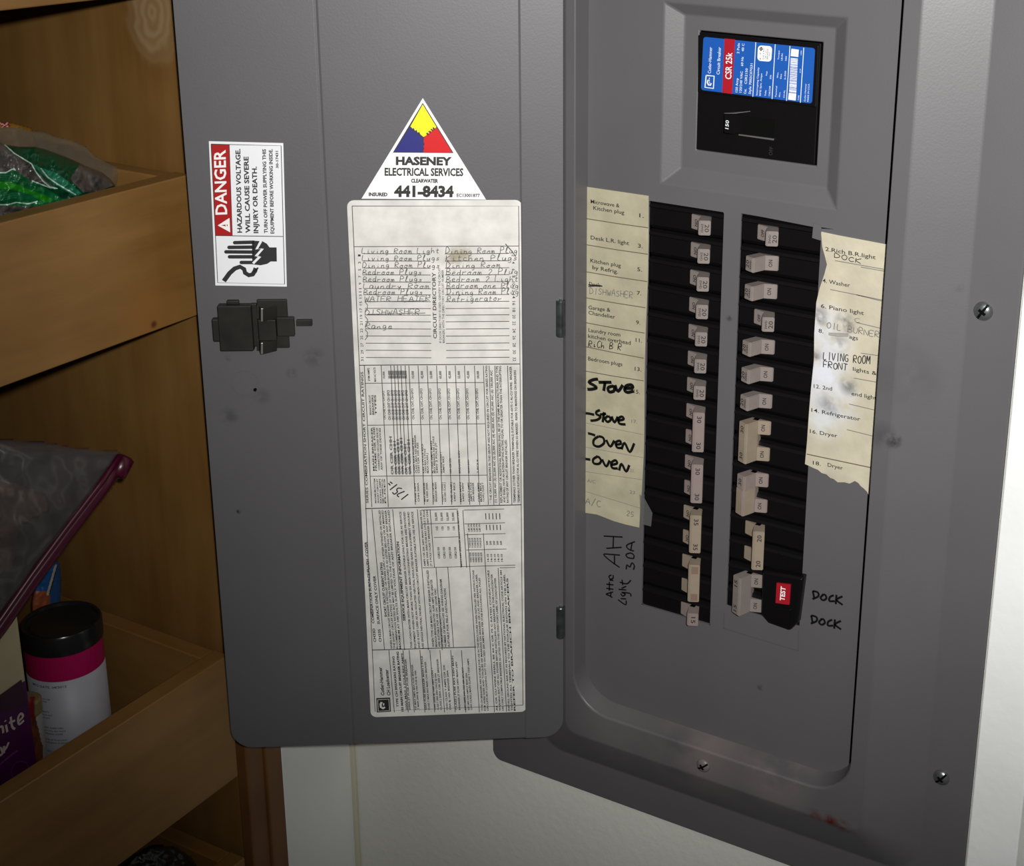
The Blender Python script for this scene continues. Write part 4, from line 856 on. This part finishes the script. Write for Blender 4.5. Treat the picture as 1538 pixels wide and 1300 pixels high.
for s, a, b, h in (('Interrupting Capacity', (614, 640), (626, 422), 13), ('RMS Sym. Amps', (640, 643), (650, 470), 13), ('Volts', (680, 645), (683, 600), 12), ('Amps', (688, 488), (691, 452), 12), ('120/240', (712, 645), (717, 568), 12), ('25k', (720, 514), (722, 480), 12),
                ('Terminal', (762, 655), (767, 568), 11), ('Wire', (790, 655), (793, 618), 11), ('CU-AL', (825, 660), (829, 600), 11), ('Wire', (775, 505), (778, 462), 11), ('Size', (800, 512), (803, 472), 11), ('2-300', (833, 518), (837, 450), 11), ('Torque', (782, 362), (786, 290), 11), ('LB.IN.', (808, 368), (812, 310), 11), ('250', (840, 372), (843, 335), 11),
                ('TYPE', (938, 680), (940, 640), 9), ('214', (950, 465), (952, 435), 9), ('100', (958, 325), (960, 292), 9), ('Cutler-Hammer', (988, 688), (996, 548), 11), ('MADE IN U.S.A.', (1012, 690), (1020, 548), 11)): lt(s, a, b, h, 2, .002)
poly(bm, lambda x, y: Vector((0, 0, 0)), [], 0, E) if False else None
vs = [bm.verts.new(p + E) for p in rquad([qm(617, 250), qm(728, 257), qm(720, 378), qm(611, 369)], .0022)]; bm.faces.new(vs).material_index = 3
line(bm, qm, [(638, 268), (632, 278), (640, 290), (650, 280), (645, 266), (638, 268)], .0009, 4, E * 2, NY)
for s, a, b in (('E-7', (640, 360), (643, 305)), ('LISTED', (664, 358), (668, 268)), ('CIRCUIT', (682, 360), (686, 290)), ('BREAKER', (696, 360), (700, 275)), ('UNIT', (712, 340), (714, 300))): lt(s, a, b, 11, 4, .01)
pol([(878, 276), (935, 284), (931, 341), (872, 333)], 3); pol([(858, 620), (915, 627), (911, 680), (852, 672)], 3)
pol([(872, 345), (928, 352), (916, 622), (859, 615)], 0, 1.2)
y = 347; rb = random.Random(11)
while y < 612:
    hgt = rb.choice((2, 2.5, 4, 6)); s = (y - 345) / 270 * -12
    pol([(872 + s, y), (928 + s, y + 7), (928 + s, y + 7 + hgt), (872 + s, y + hgt)], 3, 1.6); y += hgt + rb.choice((2, 3, 4))
link('rating_label', bm, ['blue', 'labred', 'labwhite', 'whiteb', 'ink'], mb, label='blue rating label with a red stripe')
# toggle, slot and moulded words
bm = new(); qq = Px(lambda x, y: onY(x, y, .0042), 1020, 20, 5.2)
prism(bm, [qq(430, 790), qq(745, 830), qq(738, 975), qq(425, 935)], Vector((0, .0003, 0)), 0); link('toggle_slot', fix(bm), 'void', mb)
bm = new(); A, B = qq(470, 940), qq(745, 976); prism(bm, [A, B, B + Vector((0, 0, -.0012)), A + Vector((0, 0, -.0009))], Vector((0, -.0014, 0)), 0)
link('slot_lip', fix(bm), mat('grey_black_plastic', (.10, .10, .10), .25), mb, bevel=.0003)
bm = new(); fr = lambda x, y: onY(x / 5.2 + 1020, y / 5.2 + 20, -.0035)
a = [fr(350, 785), fr(424, 793), fr(418, 943), fr(345, 934)]; b = [p + Vector((.0045 if i in (1, 2) else .001, .0085, 0)) for i, p in enumerate(a)]
loft(bm, [b, a]); bm.verts.ensure_lookup_table(); bm.faces.new([bm.verts[i] for i in (4, 5, 6, 7)]); bm.faces.new([bm.verts[i] for i in (3, 2, 1, 0)])
fix(bm); bmesh.ops.bevel(bm, geom=bm.edges[:], offset=.0006, segments=2, affect='EDGES')
put(bm, '150', fr(386, 905), fr(391, 836), fr(360, 902), 1, NY * .0002, .01, .1)
link('toggle', bm, ['black', 'labwhite'], mb, label='black toggle marked 150')
bm = new(); A, B = fr(352, 778), fr(428, 780); prism(bm, [A, B, B + Vector((.008, .0070, .0012)), A + Vector((.003, .0070, -.0004))], Vector((0, .0003, -.0004)), 0); link('scuffed_top_highlight', fix(bm), mat('scuffed_highlight_grey', (.16, .16, .16), .4), mb)  # specular highlight on the scuffed toggle top, put in as a pale grey sliver
bm = new(); fo_ = lambda x, y: onY(x / 5.2 + 1020, y / 5.2 + 20, .0043)
put(bm, 'OFF', fo_(728, 1110), fo_(735, 1045), fo_(700, 1106), 0, NY * .0001, .0); link('moulded_lettering', bm, mat('dull_black_relief', (.03, .03, .03), .4), mb)

# ================================================================== THINGS IN THE TRAYS
def inside(poly_, x, y):
    c = False; n = len(poly_)
    for i in range(n):
        x1, y1 = poly_[i]; x2, y2 = poly_[(i + 1) % n]
        if (y1 > y) != (y2 > y) and x < (x2 - x1) * (y - y1) / (y2 - y1) + x1: c = not c
    return c
def pouch(name, outline, X, depth, pick, mats, nx, ny, amp, fr_=30, seed=0, thick=.012, proj=None):
    """a limp pouch: an outline on the plane x=X, filled with a crumpled skin that bulges towards the room"""
    proj = proj or (lambda x, y, d: onX(x, y, X + d))
    xs_ = [p[0] for p in outline]; ys2 = [p[1] for p in outline]; x0, x1, y0, y1 = min(xs_), max(xs_), min(ys2), max(ys2)
    bm = new(); g_ = {}
    def ed(x, y):
        m = 1e9
        for i in range(len(outline)):
            ax, ay = outline[i]; bx, by = outline[(i + 1) % len(outline)]; dx, dy = bx - ax, by - ay
            t = max(0, min(1, ((x - ax) * dx + (y - ay) * dy) / (dx * dx + dy * dy + 1e-9))); m = min(m, math.hypot(x - ax - t * dx, y - ay - t * dy))
        return m
    S_ = max(x1 - x0, y1 - y0)
    for side in (1, -1):
        for i in range(nx):
            for j in range(ny):
                ux = x0 + (x1 - x0) * (i + .5) / nx; uy = y0 + (y1 - y0) * (j + .5) / ny
                if not inside(outline, ux, uy): continue
                vs = []
                for a, b in ((i, j), (i + 1, j), (i + 1, j + 1), (i, j + 1)):
                    e_ = ed(x0 + (x1 - x0) * a / nx, y0 + (y1 - y0) * b / ny) if inside(outline, x0 + (x1 - x0) * a / nx, y0 + (y1 - y0) * b / ny) else 0
                    k = (side if e_ > 0 else 0, a, b)
                    if k not in g_:
                        px_ = x0 + (x1 - x0) * a / nx; py_ = y0 + (y1 - y0) * b / ny
                        q_ = min(e_ / (S_ * .22), 1); bul = math.sqrt(q_ * (2 - q_)) if q_ > 0 else 0
                        nz = noise.noise(Vector((px_ / fr_, py_ / fr_, seed))) + .5 * noise.noise(Vector((px_ / fr_ * 2.7, py_ / fr_ * 2.7, seed + 5)))
                        rg = abs(noise.noise(Vector((px_ / fr_ * .8 + py_ / fr_ * .5, py_ / fr_ * .3, seed + 9))))
                        d = side * (depth * bul + amp * (nz - rg) * min(q_ * 3, 1)) if side > 0 else -thick * bul
                        g_[k] = bm.verts.new(proj(px_, py_, d))
                    vs.append(g_[k])
                try: f = bm.faces.new(vs if side > 0 else vs[::-1]); f.material_index = pick(ux, uy) if side > 0 else 0; f.smooth = True
                except ValueError: pass
    return fix(bm)
# green bag of dried food
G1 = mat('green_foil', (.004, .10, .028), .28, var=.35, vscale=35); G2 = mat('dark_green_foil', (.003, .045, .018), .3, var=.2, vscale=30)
G3 = mat('pale_print_line', (.42, .62, .52), .35); G4 = mat('smoky_window', (.085, .075, .07), .16, var=.6, vscale=90); G5 = mat('mint_print', (.012, .14, .075), .3)
G6 = film('clear_film_grey', (.20, .20, .17), .75, .15); G7 = mat('leaf_green_print', (.012, .20, .01), .3)
q8 = lambda L: [(x / 6.99, y / 6.99 + 160) for x, y in L]
out_g = q8([(-500, 330), (0, 370), (60, 400), (200, 420), (370, 420), (480, 450), (700, 530), (900, 620), (1070, 690), (1150, 750), (1210, 820), (1215, 1000), (900, 1150), (300, 1350), (-500, 1500)])
win = q8([(-500, 330), (0, 380), (50, 400), (150, 490), (330, 600), (400, 690), (500, 800), (600, 860), (540, 860), (440, 830), (330, 780), (250, 730), (130, 655), (70, 690), (-500, 700)])
mint = q8([(330, 600), (430, 640), (600, 700), (720, 790), (860, 910), (800, 960), (560, 800), (430, 700)])
leaf = q8([(-500, 780), (120, 790), (330, 880), (480, 930), (560, 980), (480, 1010), (330, 930), (120, 870), (-500, 840)])
smoke = q8([(840, 600), (1000, 650), (1150, 750), (1210, 820), (1000, 900), (870, 900), (740, 760)])
l1 = q8([(50, 400), (150, 490), (330, 600), (380, 690), (450, 780), (520, 840), (600, 860), (520, 850), (430, 815), (340, 780)]); l2 = q8([(430, 650), (500, 740), (600, 810), (700, 870), (795, 925)])
l3 = q8([(-400, 680), (60, 695), (130, 655), (160, 665)]); l4 = q8([(-400, 1060), (0, 1030), (80, 1030), (170, 1005), (300, 1020), (390, 995)])
l5 = [q8([(-400, 900 + k * 28), (20, 935 + k * 25), (150, 905 + k * 25), (250, 915 + k * 22), (380, 930 + k * 15)]) for k in range(3)]; l6 = [q8([(-300, 700 + k * 25), (150, 730 + k * 22), (240, 760 + k * 22)]) for k in range(3)]
def near(L, x, y, d):
    for i in range(len(L) - 1):
        ax, ay = L[i]; bx, by = L[i + 1]; dx, dy = bx - ax, by - ay; t = max(0, min(1, ((x - ax) * dx + (y - ay) * dy) / (dx * dx + dy * dy + 1e-9)))
        if math.hypot(x - ax - t * dx, y - ay - t * dy) < d: return True
    return False
def pk(x, y):
    if near(l1, x, y, .85) or near(l2, x, y, .95) or near(l3, x, y, .9) or near(l4, x, y, .9): return 2
    if any(near(L, x, y, .42) for L in l5 + l6): return 4
    if inside(win, x, y): return 3
    if inside(mint, x, y): return 4
    if inside(smoke, x, y): return 3
    if inside(leaf, x, y): return 6
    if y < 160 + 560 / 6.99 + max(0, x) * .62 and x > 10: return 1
    if y > 160 + 1040 / 6.99 and x < 60: return 3
    return 0
XG = -.783
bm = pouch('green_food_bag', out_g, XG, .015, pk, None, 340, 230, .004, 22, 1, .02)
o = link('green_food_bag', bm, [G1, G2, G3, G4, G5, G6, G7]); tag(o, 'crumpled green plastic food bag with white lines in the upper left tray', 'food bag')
out_c = q8([(-500, 170), (0, 215), (180, 215), (300, 250), (470, 270), (600, 320), (760, 350), (900, 420), (1000, 520), (1150, 600), (1290, 660), (1320, 720), (1180, 860), (900, 900), (400, 800), (-500, 800)])
bm = pouch('clear_wrapper', out_c, XG - .014, .006, lambda x, y: 0, None, 110, 60, .0018, 45, 3, .004)
o = link('clear_food_wrapper', bm, [film('clear_wrapper_film', (.17, .15, .11), .35, .12)]); tag(o, 'clear crinkled wrapper lying behind the green bag', 'wrapper')
out_y = q8([(-500, 120), (0, 160), (90, 165), (200, 190), (330, 230), (380, 400), (330, 700), (-500, 700)])
xr = q8([(0, 165), (95, 165), (110, 215), (20, 220)])
bm = pouch('yellow_snack_bag', out_y, XG - .030, .005, lambda x, y: (2 if (near(q8([(0, 175), (95, 215)]), x, y, .7) or near(q8([(20, 218), (80, 172)]), x, y, .7)) else 1) if inside(xr, x, y) or x < 0 and y < 160 + 220 / 6.99 else 0, None, 90, 50, .001, 20, 4, .003)
o = link('yellow_snack_bag', bm, [mat('amber_foil', (.22, .10, .008), .35), mat('crimson_foil', (.25, .006, .008), .35), mat('pale_foil_print', (.5, .45, .42), .35)]); tag(o, 'amber snack bag with a red and white print behind the green bag', 'snack bag')

# can
r = .0268; cb = onY(0, 0, 0); 
ctop = onX(92, 931, -.8125); zt_ = FB + .1345
ct = onZ(91.5, 931.5, zt_); print('CAN', ct, 'front tray inner', XR - .015, 'floor', FB)
can = empty('food_can', (ct.x, ct.y, FB), 'white can with a black lid and magenta band in the lower tray', 'can')
bm = new(); lathe(bm, [(r * .97, .0), (r, .001), (r, .100)], 48, Vector((ct.x, ct.y, FB + .0003)), mi=0); o_body = link('can_body', fix(bm), mat('white_can_label', (.42, .42, .46), .45, var=.06, vscale=60), can, smooth=False)
o_body.data.shade_smooth()
bm = new(); lathe(bm, [(r * 1.004, .1005), (r * 1.004, .1200)], 48, Vector((ct.x, ct.y, FB)), cap0=True, cap1=True); o = link('magenta_band', fix(bm), mat('magenta_print', (.42, .003, .085), .4), can, label='magenta band under the lid')
bm = new(); lathe(bm, [(r * 1.0, .1202), (r * 1.035, .1206), (r * 1.035, .1340), (r * 1.0, .1355), (r * .93, .1353), (r * .91, .1330), (r * .80, .1323), (r * .78, .1330), (r * .05, .1333)], 56, Vector((ct.x, ct.y, FB)))
o = link('lid', fix(bm), mat('black_glossy_lid', (.012, .012, .013), .22), can); 
for p in o.data.polygons: p.use_smooth = True
e = o.modifiers.new('es', 'EDGE_SPLIT'); e.split_angle = math.radians(35)
# print on the can: text wrapped round the cylinder
bm = new()
va = math.atan2(CP[1] - ct.y, CP[0] - ct.x)
def wrap(s, a0, w_, z, h, bold=.01):
    vs, fs = tmesh(s, bold)
    x0 = min(v.x for v in vs); x1 = max(v.x for v in vs); nv = []
    for v in vs:
        a = va + a0 + (v.x - x0) / (x1 - x0) * w_ / r; nv.append(bm.verts.new(Vector((ct.x + (r + .0003) * math.cos(a), ct.y + (r + .0003) * math.sin(a), FB + z + .006 + v.y / .7 * h))))
    for f in fs:
        try: bm.faces.new([nv[i] for i in f])
        except ValueError: pass
A0 = -1.02
for s, w_, z, h in (('MFG DATE: 04/2012', .026, .0895, .0018), ('CAN', .005, .0815, .0012), ('COMMENTS OR', .0140, .0795, .0012), ('QUESTIONS', .011, .0775, .0012), ('INGREDIENTS:', .012, .069, .0013), ('SUGAR COCOA SALT', .014, .0665, .0012), ('CONTAINS SOY', .012, .064, .0012),
                    ('DIRECTIONS: SHAKE WELL', .021, .056, .0012), ('STORE IN A COOL DRY PLACE', .022, .0535, .0012), ('AFTER OPENING COVER', .020, .051, .0012), ('REFRIGERATE UP TO 30 DAYS', .022, .046, .0012), ('USE WITHIN ONE MONTH OF OPENING', .023, .0435, .0012), ('NET WT 8 OZ', .018, .036, .0013)): wrap(s, A0, w_, z, h)
rb = random.Random(4); a = A0 + .05
while a < A0 + .95:
    wv = rb.choice((.015, .025, .04)); P = [Vector((ct.x + (r + .0003) * math.cos(va + t), ct.y + (r + .0003) * math.sin(va + t), z)) for t, z in ((a, FB + .020), (a + wv, FB + .020), (a + wv, FB + .037), (a, FB + .037))]
    bm.faces.new([bm.verts.new(p) for p in P]); a += wv + rb.choice((.015, .02, .035))
link('can_print', bm, mat('dark_can_print', (.05, .05, .06), .5), can)

# purple and cream carton: front face parallel to the tray front, in front of the can
XB = -.7745
def cy(x, y): return onX(x, y, XB)
tr = cy(30, 905).y * .5 + cy(46, 1130).y * .5
bx = empty('food_carton', (XB - .02, tr - .05, FB), 'purple and cream food carton at the left edge of the lower tray', 'carton')
zt2 = cy(33, 903).z
bm = new(); box(bm, XB - .03, XB, tr - .10, tr, FB + .0004, zt2); link('carton_body', fix(bm), mat('cream_card', (.42, .36, .22), .5, var=.08, vscale=30), bx, bevel=.0008)
bm = new(); f = lambda x, y: onX(x, y, XB + .0003)
ytop = lambda x: 1040 - x * .6
zl = f(38, 1020).z; zr = f(0, 1043).z
prism(bm, [Vector((XB + .0003, tr - .0002, FB + .001)), Vector((XB + .0003, tr - .0002, f(38, 1022).z)), Vector((XB + .0003, tr - .022, f(0, 1043).z)), Vector((XB + .0003, tr - .0998, f(0, 1043).z - .004)), Vector((XB + .0003, tr - .0998, FB + .001))], Vector((-.0002, 0, 0)), 0)
M['purple'] = mat('purple_print', (.060, .002, .060), .45, var=.15, vscale=25)
prism(bm, [f(0, 1043) + Vector((.0002, 0, 0)), f(32, 1020) + Vector((.0002, 0, 0)), f(40, 1058) + Vector((.0002, 0, 0)), f(0, 1070) + Vector((.0002, 0, 0))], Vector((-.0001, 0, 0)), 2)
fx = Px(lambda x, y: onX(x, y, XB + .0007), 0, 840, 3.61); NX = Vector((1, 0, 0))
def sx(st, wd, mi): 
    for s in st: ribbon(bm, smooth_pts([fx(x, y) for x, y in s], 4), wd, NX, mi)
sx([[(-20, 965), (-10, 890)], [(-12, 915), (12, 905), (18, 940)], [(32, 895), (40, 935)], [(28, 872), (30, 878)], [(58, 852), (66, 905), (82, 918)], [(48, 885), (82, 872)], [(98, 880), (125, 850), (112, 835), (98, 860), (104, 892), (130, 872)],
    [(5, 1020), (-12, 1030), (-5, 1060), (14, 1050), (5, 1020)], [(22, 1050), (22, 1010), (28, 1030), (48, 990)]], .0016, 1)
sx([[(80, 1190), (60, 1160), (70, 1120), (100, 1095), (140, 1100), (155, 1130)], [(90, 1200), (120, 1210), (150, 1190)]], .0006, 3); sx([[(0, 1110), (60, 1060), (95, 1035)]], .0014, 3)
link('carton_print', bm, [M['purple'], mat('cream_print', (.55, .45, .42), .5), mat('dark_plum_print', (.03, .006, .02), .45), mat('dim_purple_print', (.16, .03, .17), .45)], bx, label='purple printed lower half with cream handwriting')
# white jar and amber wrapper between carton and can
wj = empty('white_tub', (0, 0, FB)); c2 = onX(40, 1010, -.806); wj.location = (c2.x, c2.y, FB); tag(wj, 'white tub squeezed between the carton and the can', 'tub')
bm = new(); lathe(bm, [(.009, 0), (.010, .001), (.010, .088), (.009, .090)], 24, Vector((c2.x, c2.y - .004, FB + .0003))); o = link('tub_body', fix(bm), mat('dull_white_plastic', (.34, .33, .31), .5), wj); o.data.shade_smooth()
bm = new(); lathe(bm, [(.0105, .0905), (.0108, .092), (.0108, .100), (.009, .1015)], 24, Vector((c2.x, c2.y - .004, FB))); o = link('tub_cap', fix(bm), mat('dull_yellow_cap', (.22, .17, .07), .5), wj)
c3 = onX(53, 1105, -.79); bm = new(); ob = [(36, 1050), (52, 1046), (52, 1070), (64, 1120), (66, 1180), (40, 1190)]
bm = pouch('amber', ob, -.7935, .003, lambda x, y: 1 if y < 1078 else 0, None, 20, 40, .001, 10, 6, .002); o = link('orange_wrapper', bm, [mat('amber_wrapper', (.16, .055, .02), .35, var=.6, vscale=120), mat('red_wrapper_band', (.22, .01, .012), .35)]); tag(o, 'small red and amber wrapper wedged between carton and can', 'wrapper')
# blue pouch behind the can
ob = [(48, 905), (56, 860), (66, 835), (90, 845), (92, 870), (90, 960), (50, 960)]
bm = pouch('blue', ob, -.875, .006, lambda x, y: 1 if near([(84, 850), (72, 892)], x, y, 2.2) and not near([(86, 850), (74, 892)], x, y, .7) else (2 if near([(86, 850), (74, 892)], x, y, .7) else (3 if y > 888 and x < 75 else 0)), None, 50, 100, .001, 15, 7, .004)
o = link('blue_pouch', bm, [mat('blue_foil', (.01, .085, .26), .35), mat('white_foil_line', (.45, .42, .36), .4), mat('black_foil_line', (.01, .01, .01), .4), mat('orange_foil', (.3, .08, .03), .4)]); tag(o, 'blue pouch with white and black lines showing behind the black lid', 'pouch')
# clear zip bag
zb = empty('zip_bag', (-.775, -.35, FB), 'clear zip bag with a dark magenta slider zipper standing in the lower tray', 'plastic bag')
XZ = -.768
ob = [(-160, 652), (0, 659), (70, 664), (110, 672), (178, 677), (192, 700), (0, 945), (-60, 1020), (-160, 1020)]
def slant(x, y, d): return onX(x, y, XZ + .004 + (700 - y) * .00003 + d)
bm = pouch('skin', ob, XZ, .014, lambda x, y: 0, None, 90, 110, .0045, 75, 12, .010, proj=slant); link('bag_film', bm, [film('polythene_film', (.095, .09, .092), .5, .13)], zb)
ob = [(-150, 735), (0, 720), (25, 725), (70, 745), (75, 765), (30, 790), (20, 850), (-150, 960)]
bm = pouch('fill', ob, XZ, .003, lambda x, y: 0, None, 40, 50, .003, 25, 15, .005, proj=lambda x, y, d: slant(x, y, d - .003)); link('bag_contents', bm, [mat('orange_brown_snack', (.16, .075, .045), .6, var=.5, vscale=80)], zb, label='orange-brown food inside the bag')
zp = [(183, 688), (150, 735), (100, 800), (50, 868), (0, 940), (-60, 1022), (-120, 1105)]
def tube(bm, P, rr_, n=10, mi=0):
    rings = []
    for i, p in enumerate(P):
        d = (P[min(i + 1, len(P) - 1)] - P[max(i - 1, 0)]).normalized(); a = d.orthogonal().normalized(); b = d.cross(a); k = rr_ if not isinstance(rr_, list) else rr_[i]
        rings.append([bm.verts.new(p + (a * math.cos(2 * math.pi * j / n) + b * math.sin(2 * math.pi * j / n)) * k) for j in range(n)])
    for i in range(len(rings) - 1):
        for j in range(n): bm.faces.new((rings[i][j], rings[i][(j + 1) % n], rings[i + 1][(j + 1) % n], rings[i + 1][j])).material_index = mi
    bm.faces.new(rings[0][::-1]); bm.faces.new(rings[-1])
MZ = mat('magenta_zip_plastic', (.055, .0025, .016), .3)
bm = new(); tube(bm, [slant(x, y, .005) for x, y in zp], .0052, 14); o = link('zipper', fix(bm), [MZ], zb, smooth=True, label='dark magenta zipper strip')
bm = new(); tube(bm, [slant(x - 3, y - 4, .0092) for x, y in zp[0:]], .0022, 8); link('zipper_rib', fix(bm), [MZ], o, smooth=True)
bm = new(); sa, sb_ = slant(188, 688, .006), slant(175, 712, .006); tube(bm, [sa + (sa - sb_) * .14, sa, sb_, sb_ + (sb_ - sa) * .1], [.004, .0066, .0066, .005], 14); link('slider', fix(bm), [MZ], o, smooth=True)
# dark sack in the bottom tray
ob = [(150, 1330), (200, 1285), (228, 1268), (262, 1270), (288, 1286), (300, 1310), (300, 1345), (150, 1350)]
bm = pouch('sack', ob, -.775, .010, lambda x, y: 0, None, 60, 40, .003, 18, 21, .01); o = link('black_sack', bm, [mat('black_polythene', (.012, .012, .013), .25)]); tag(o, 'black plastic sack barely visible in the bottom tray', 'sack')

# ------------------------------------------------------------------ lift everything to its height above the floor
for o in bpy.data.objects:
    if o.parent is None and o.type in {'MESH', 'EMPTY'}: o.location.z += Z0
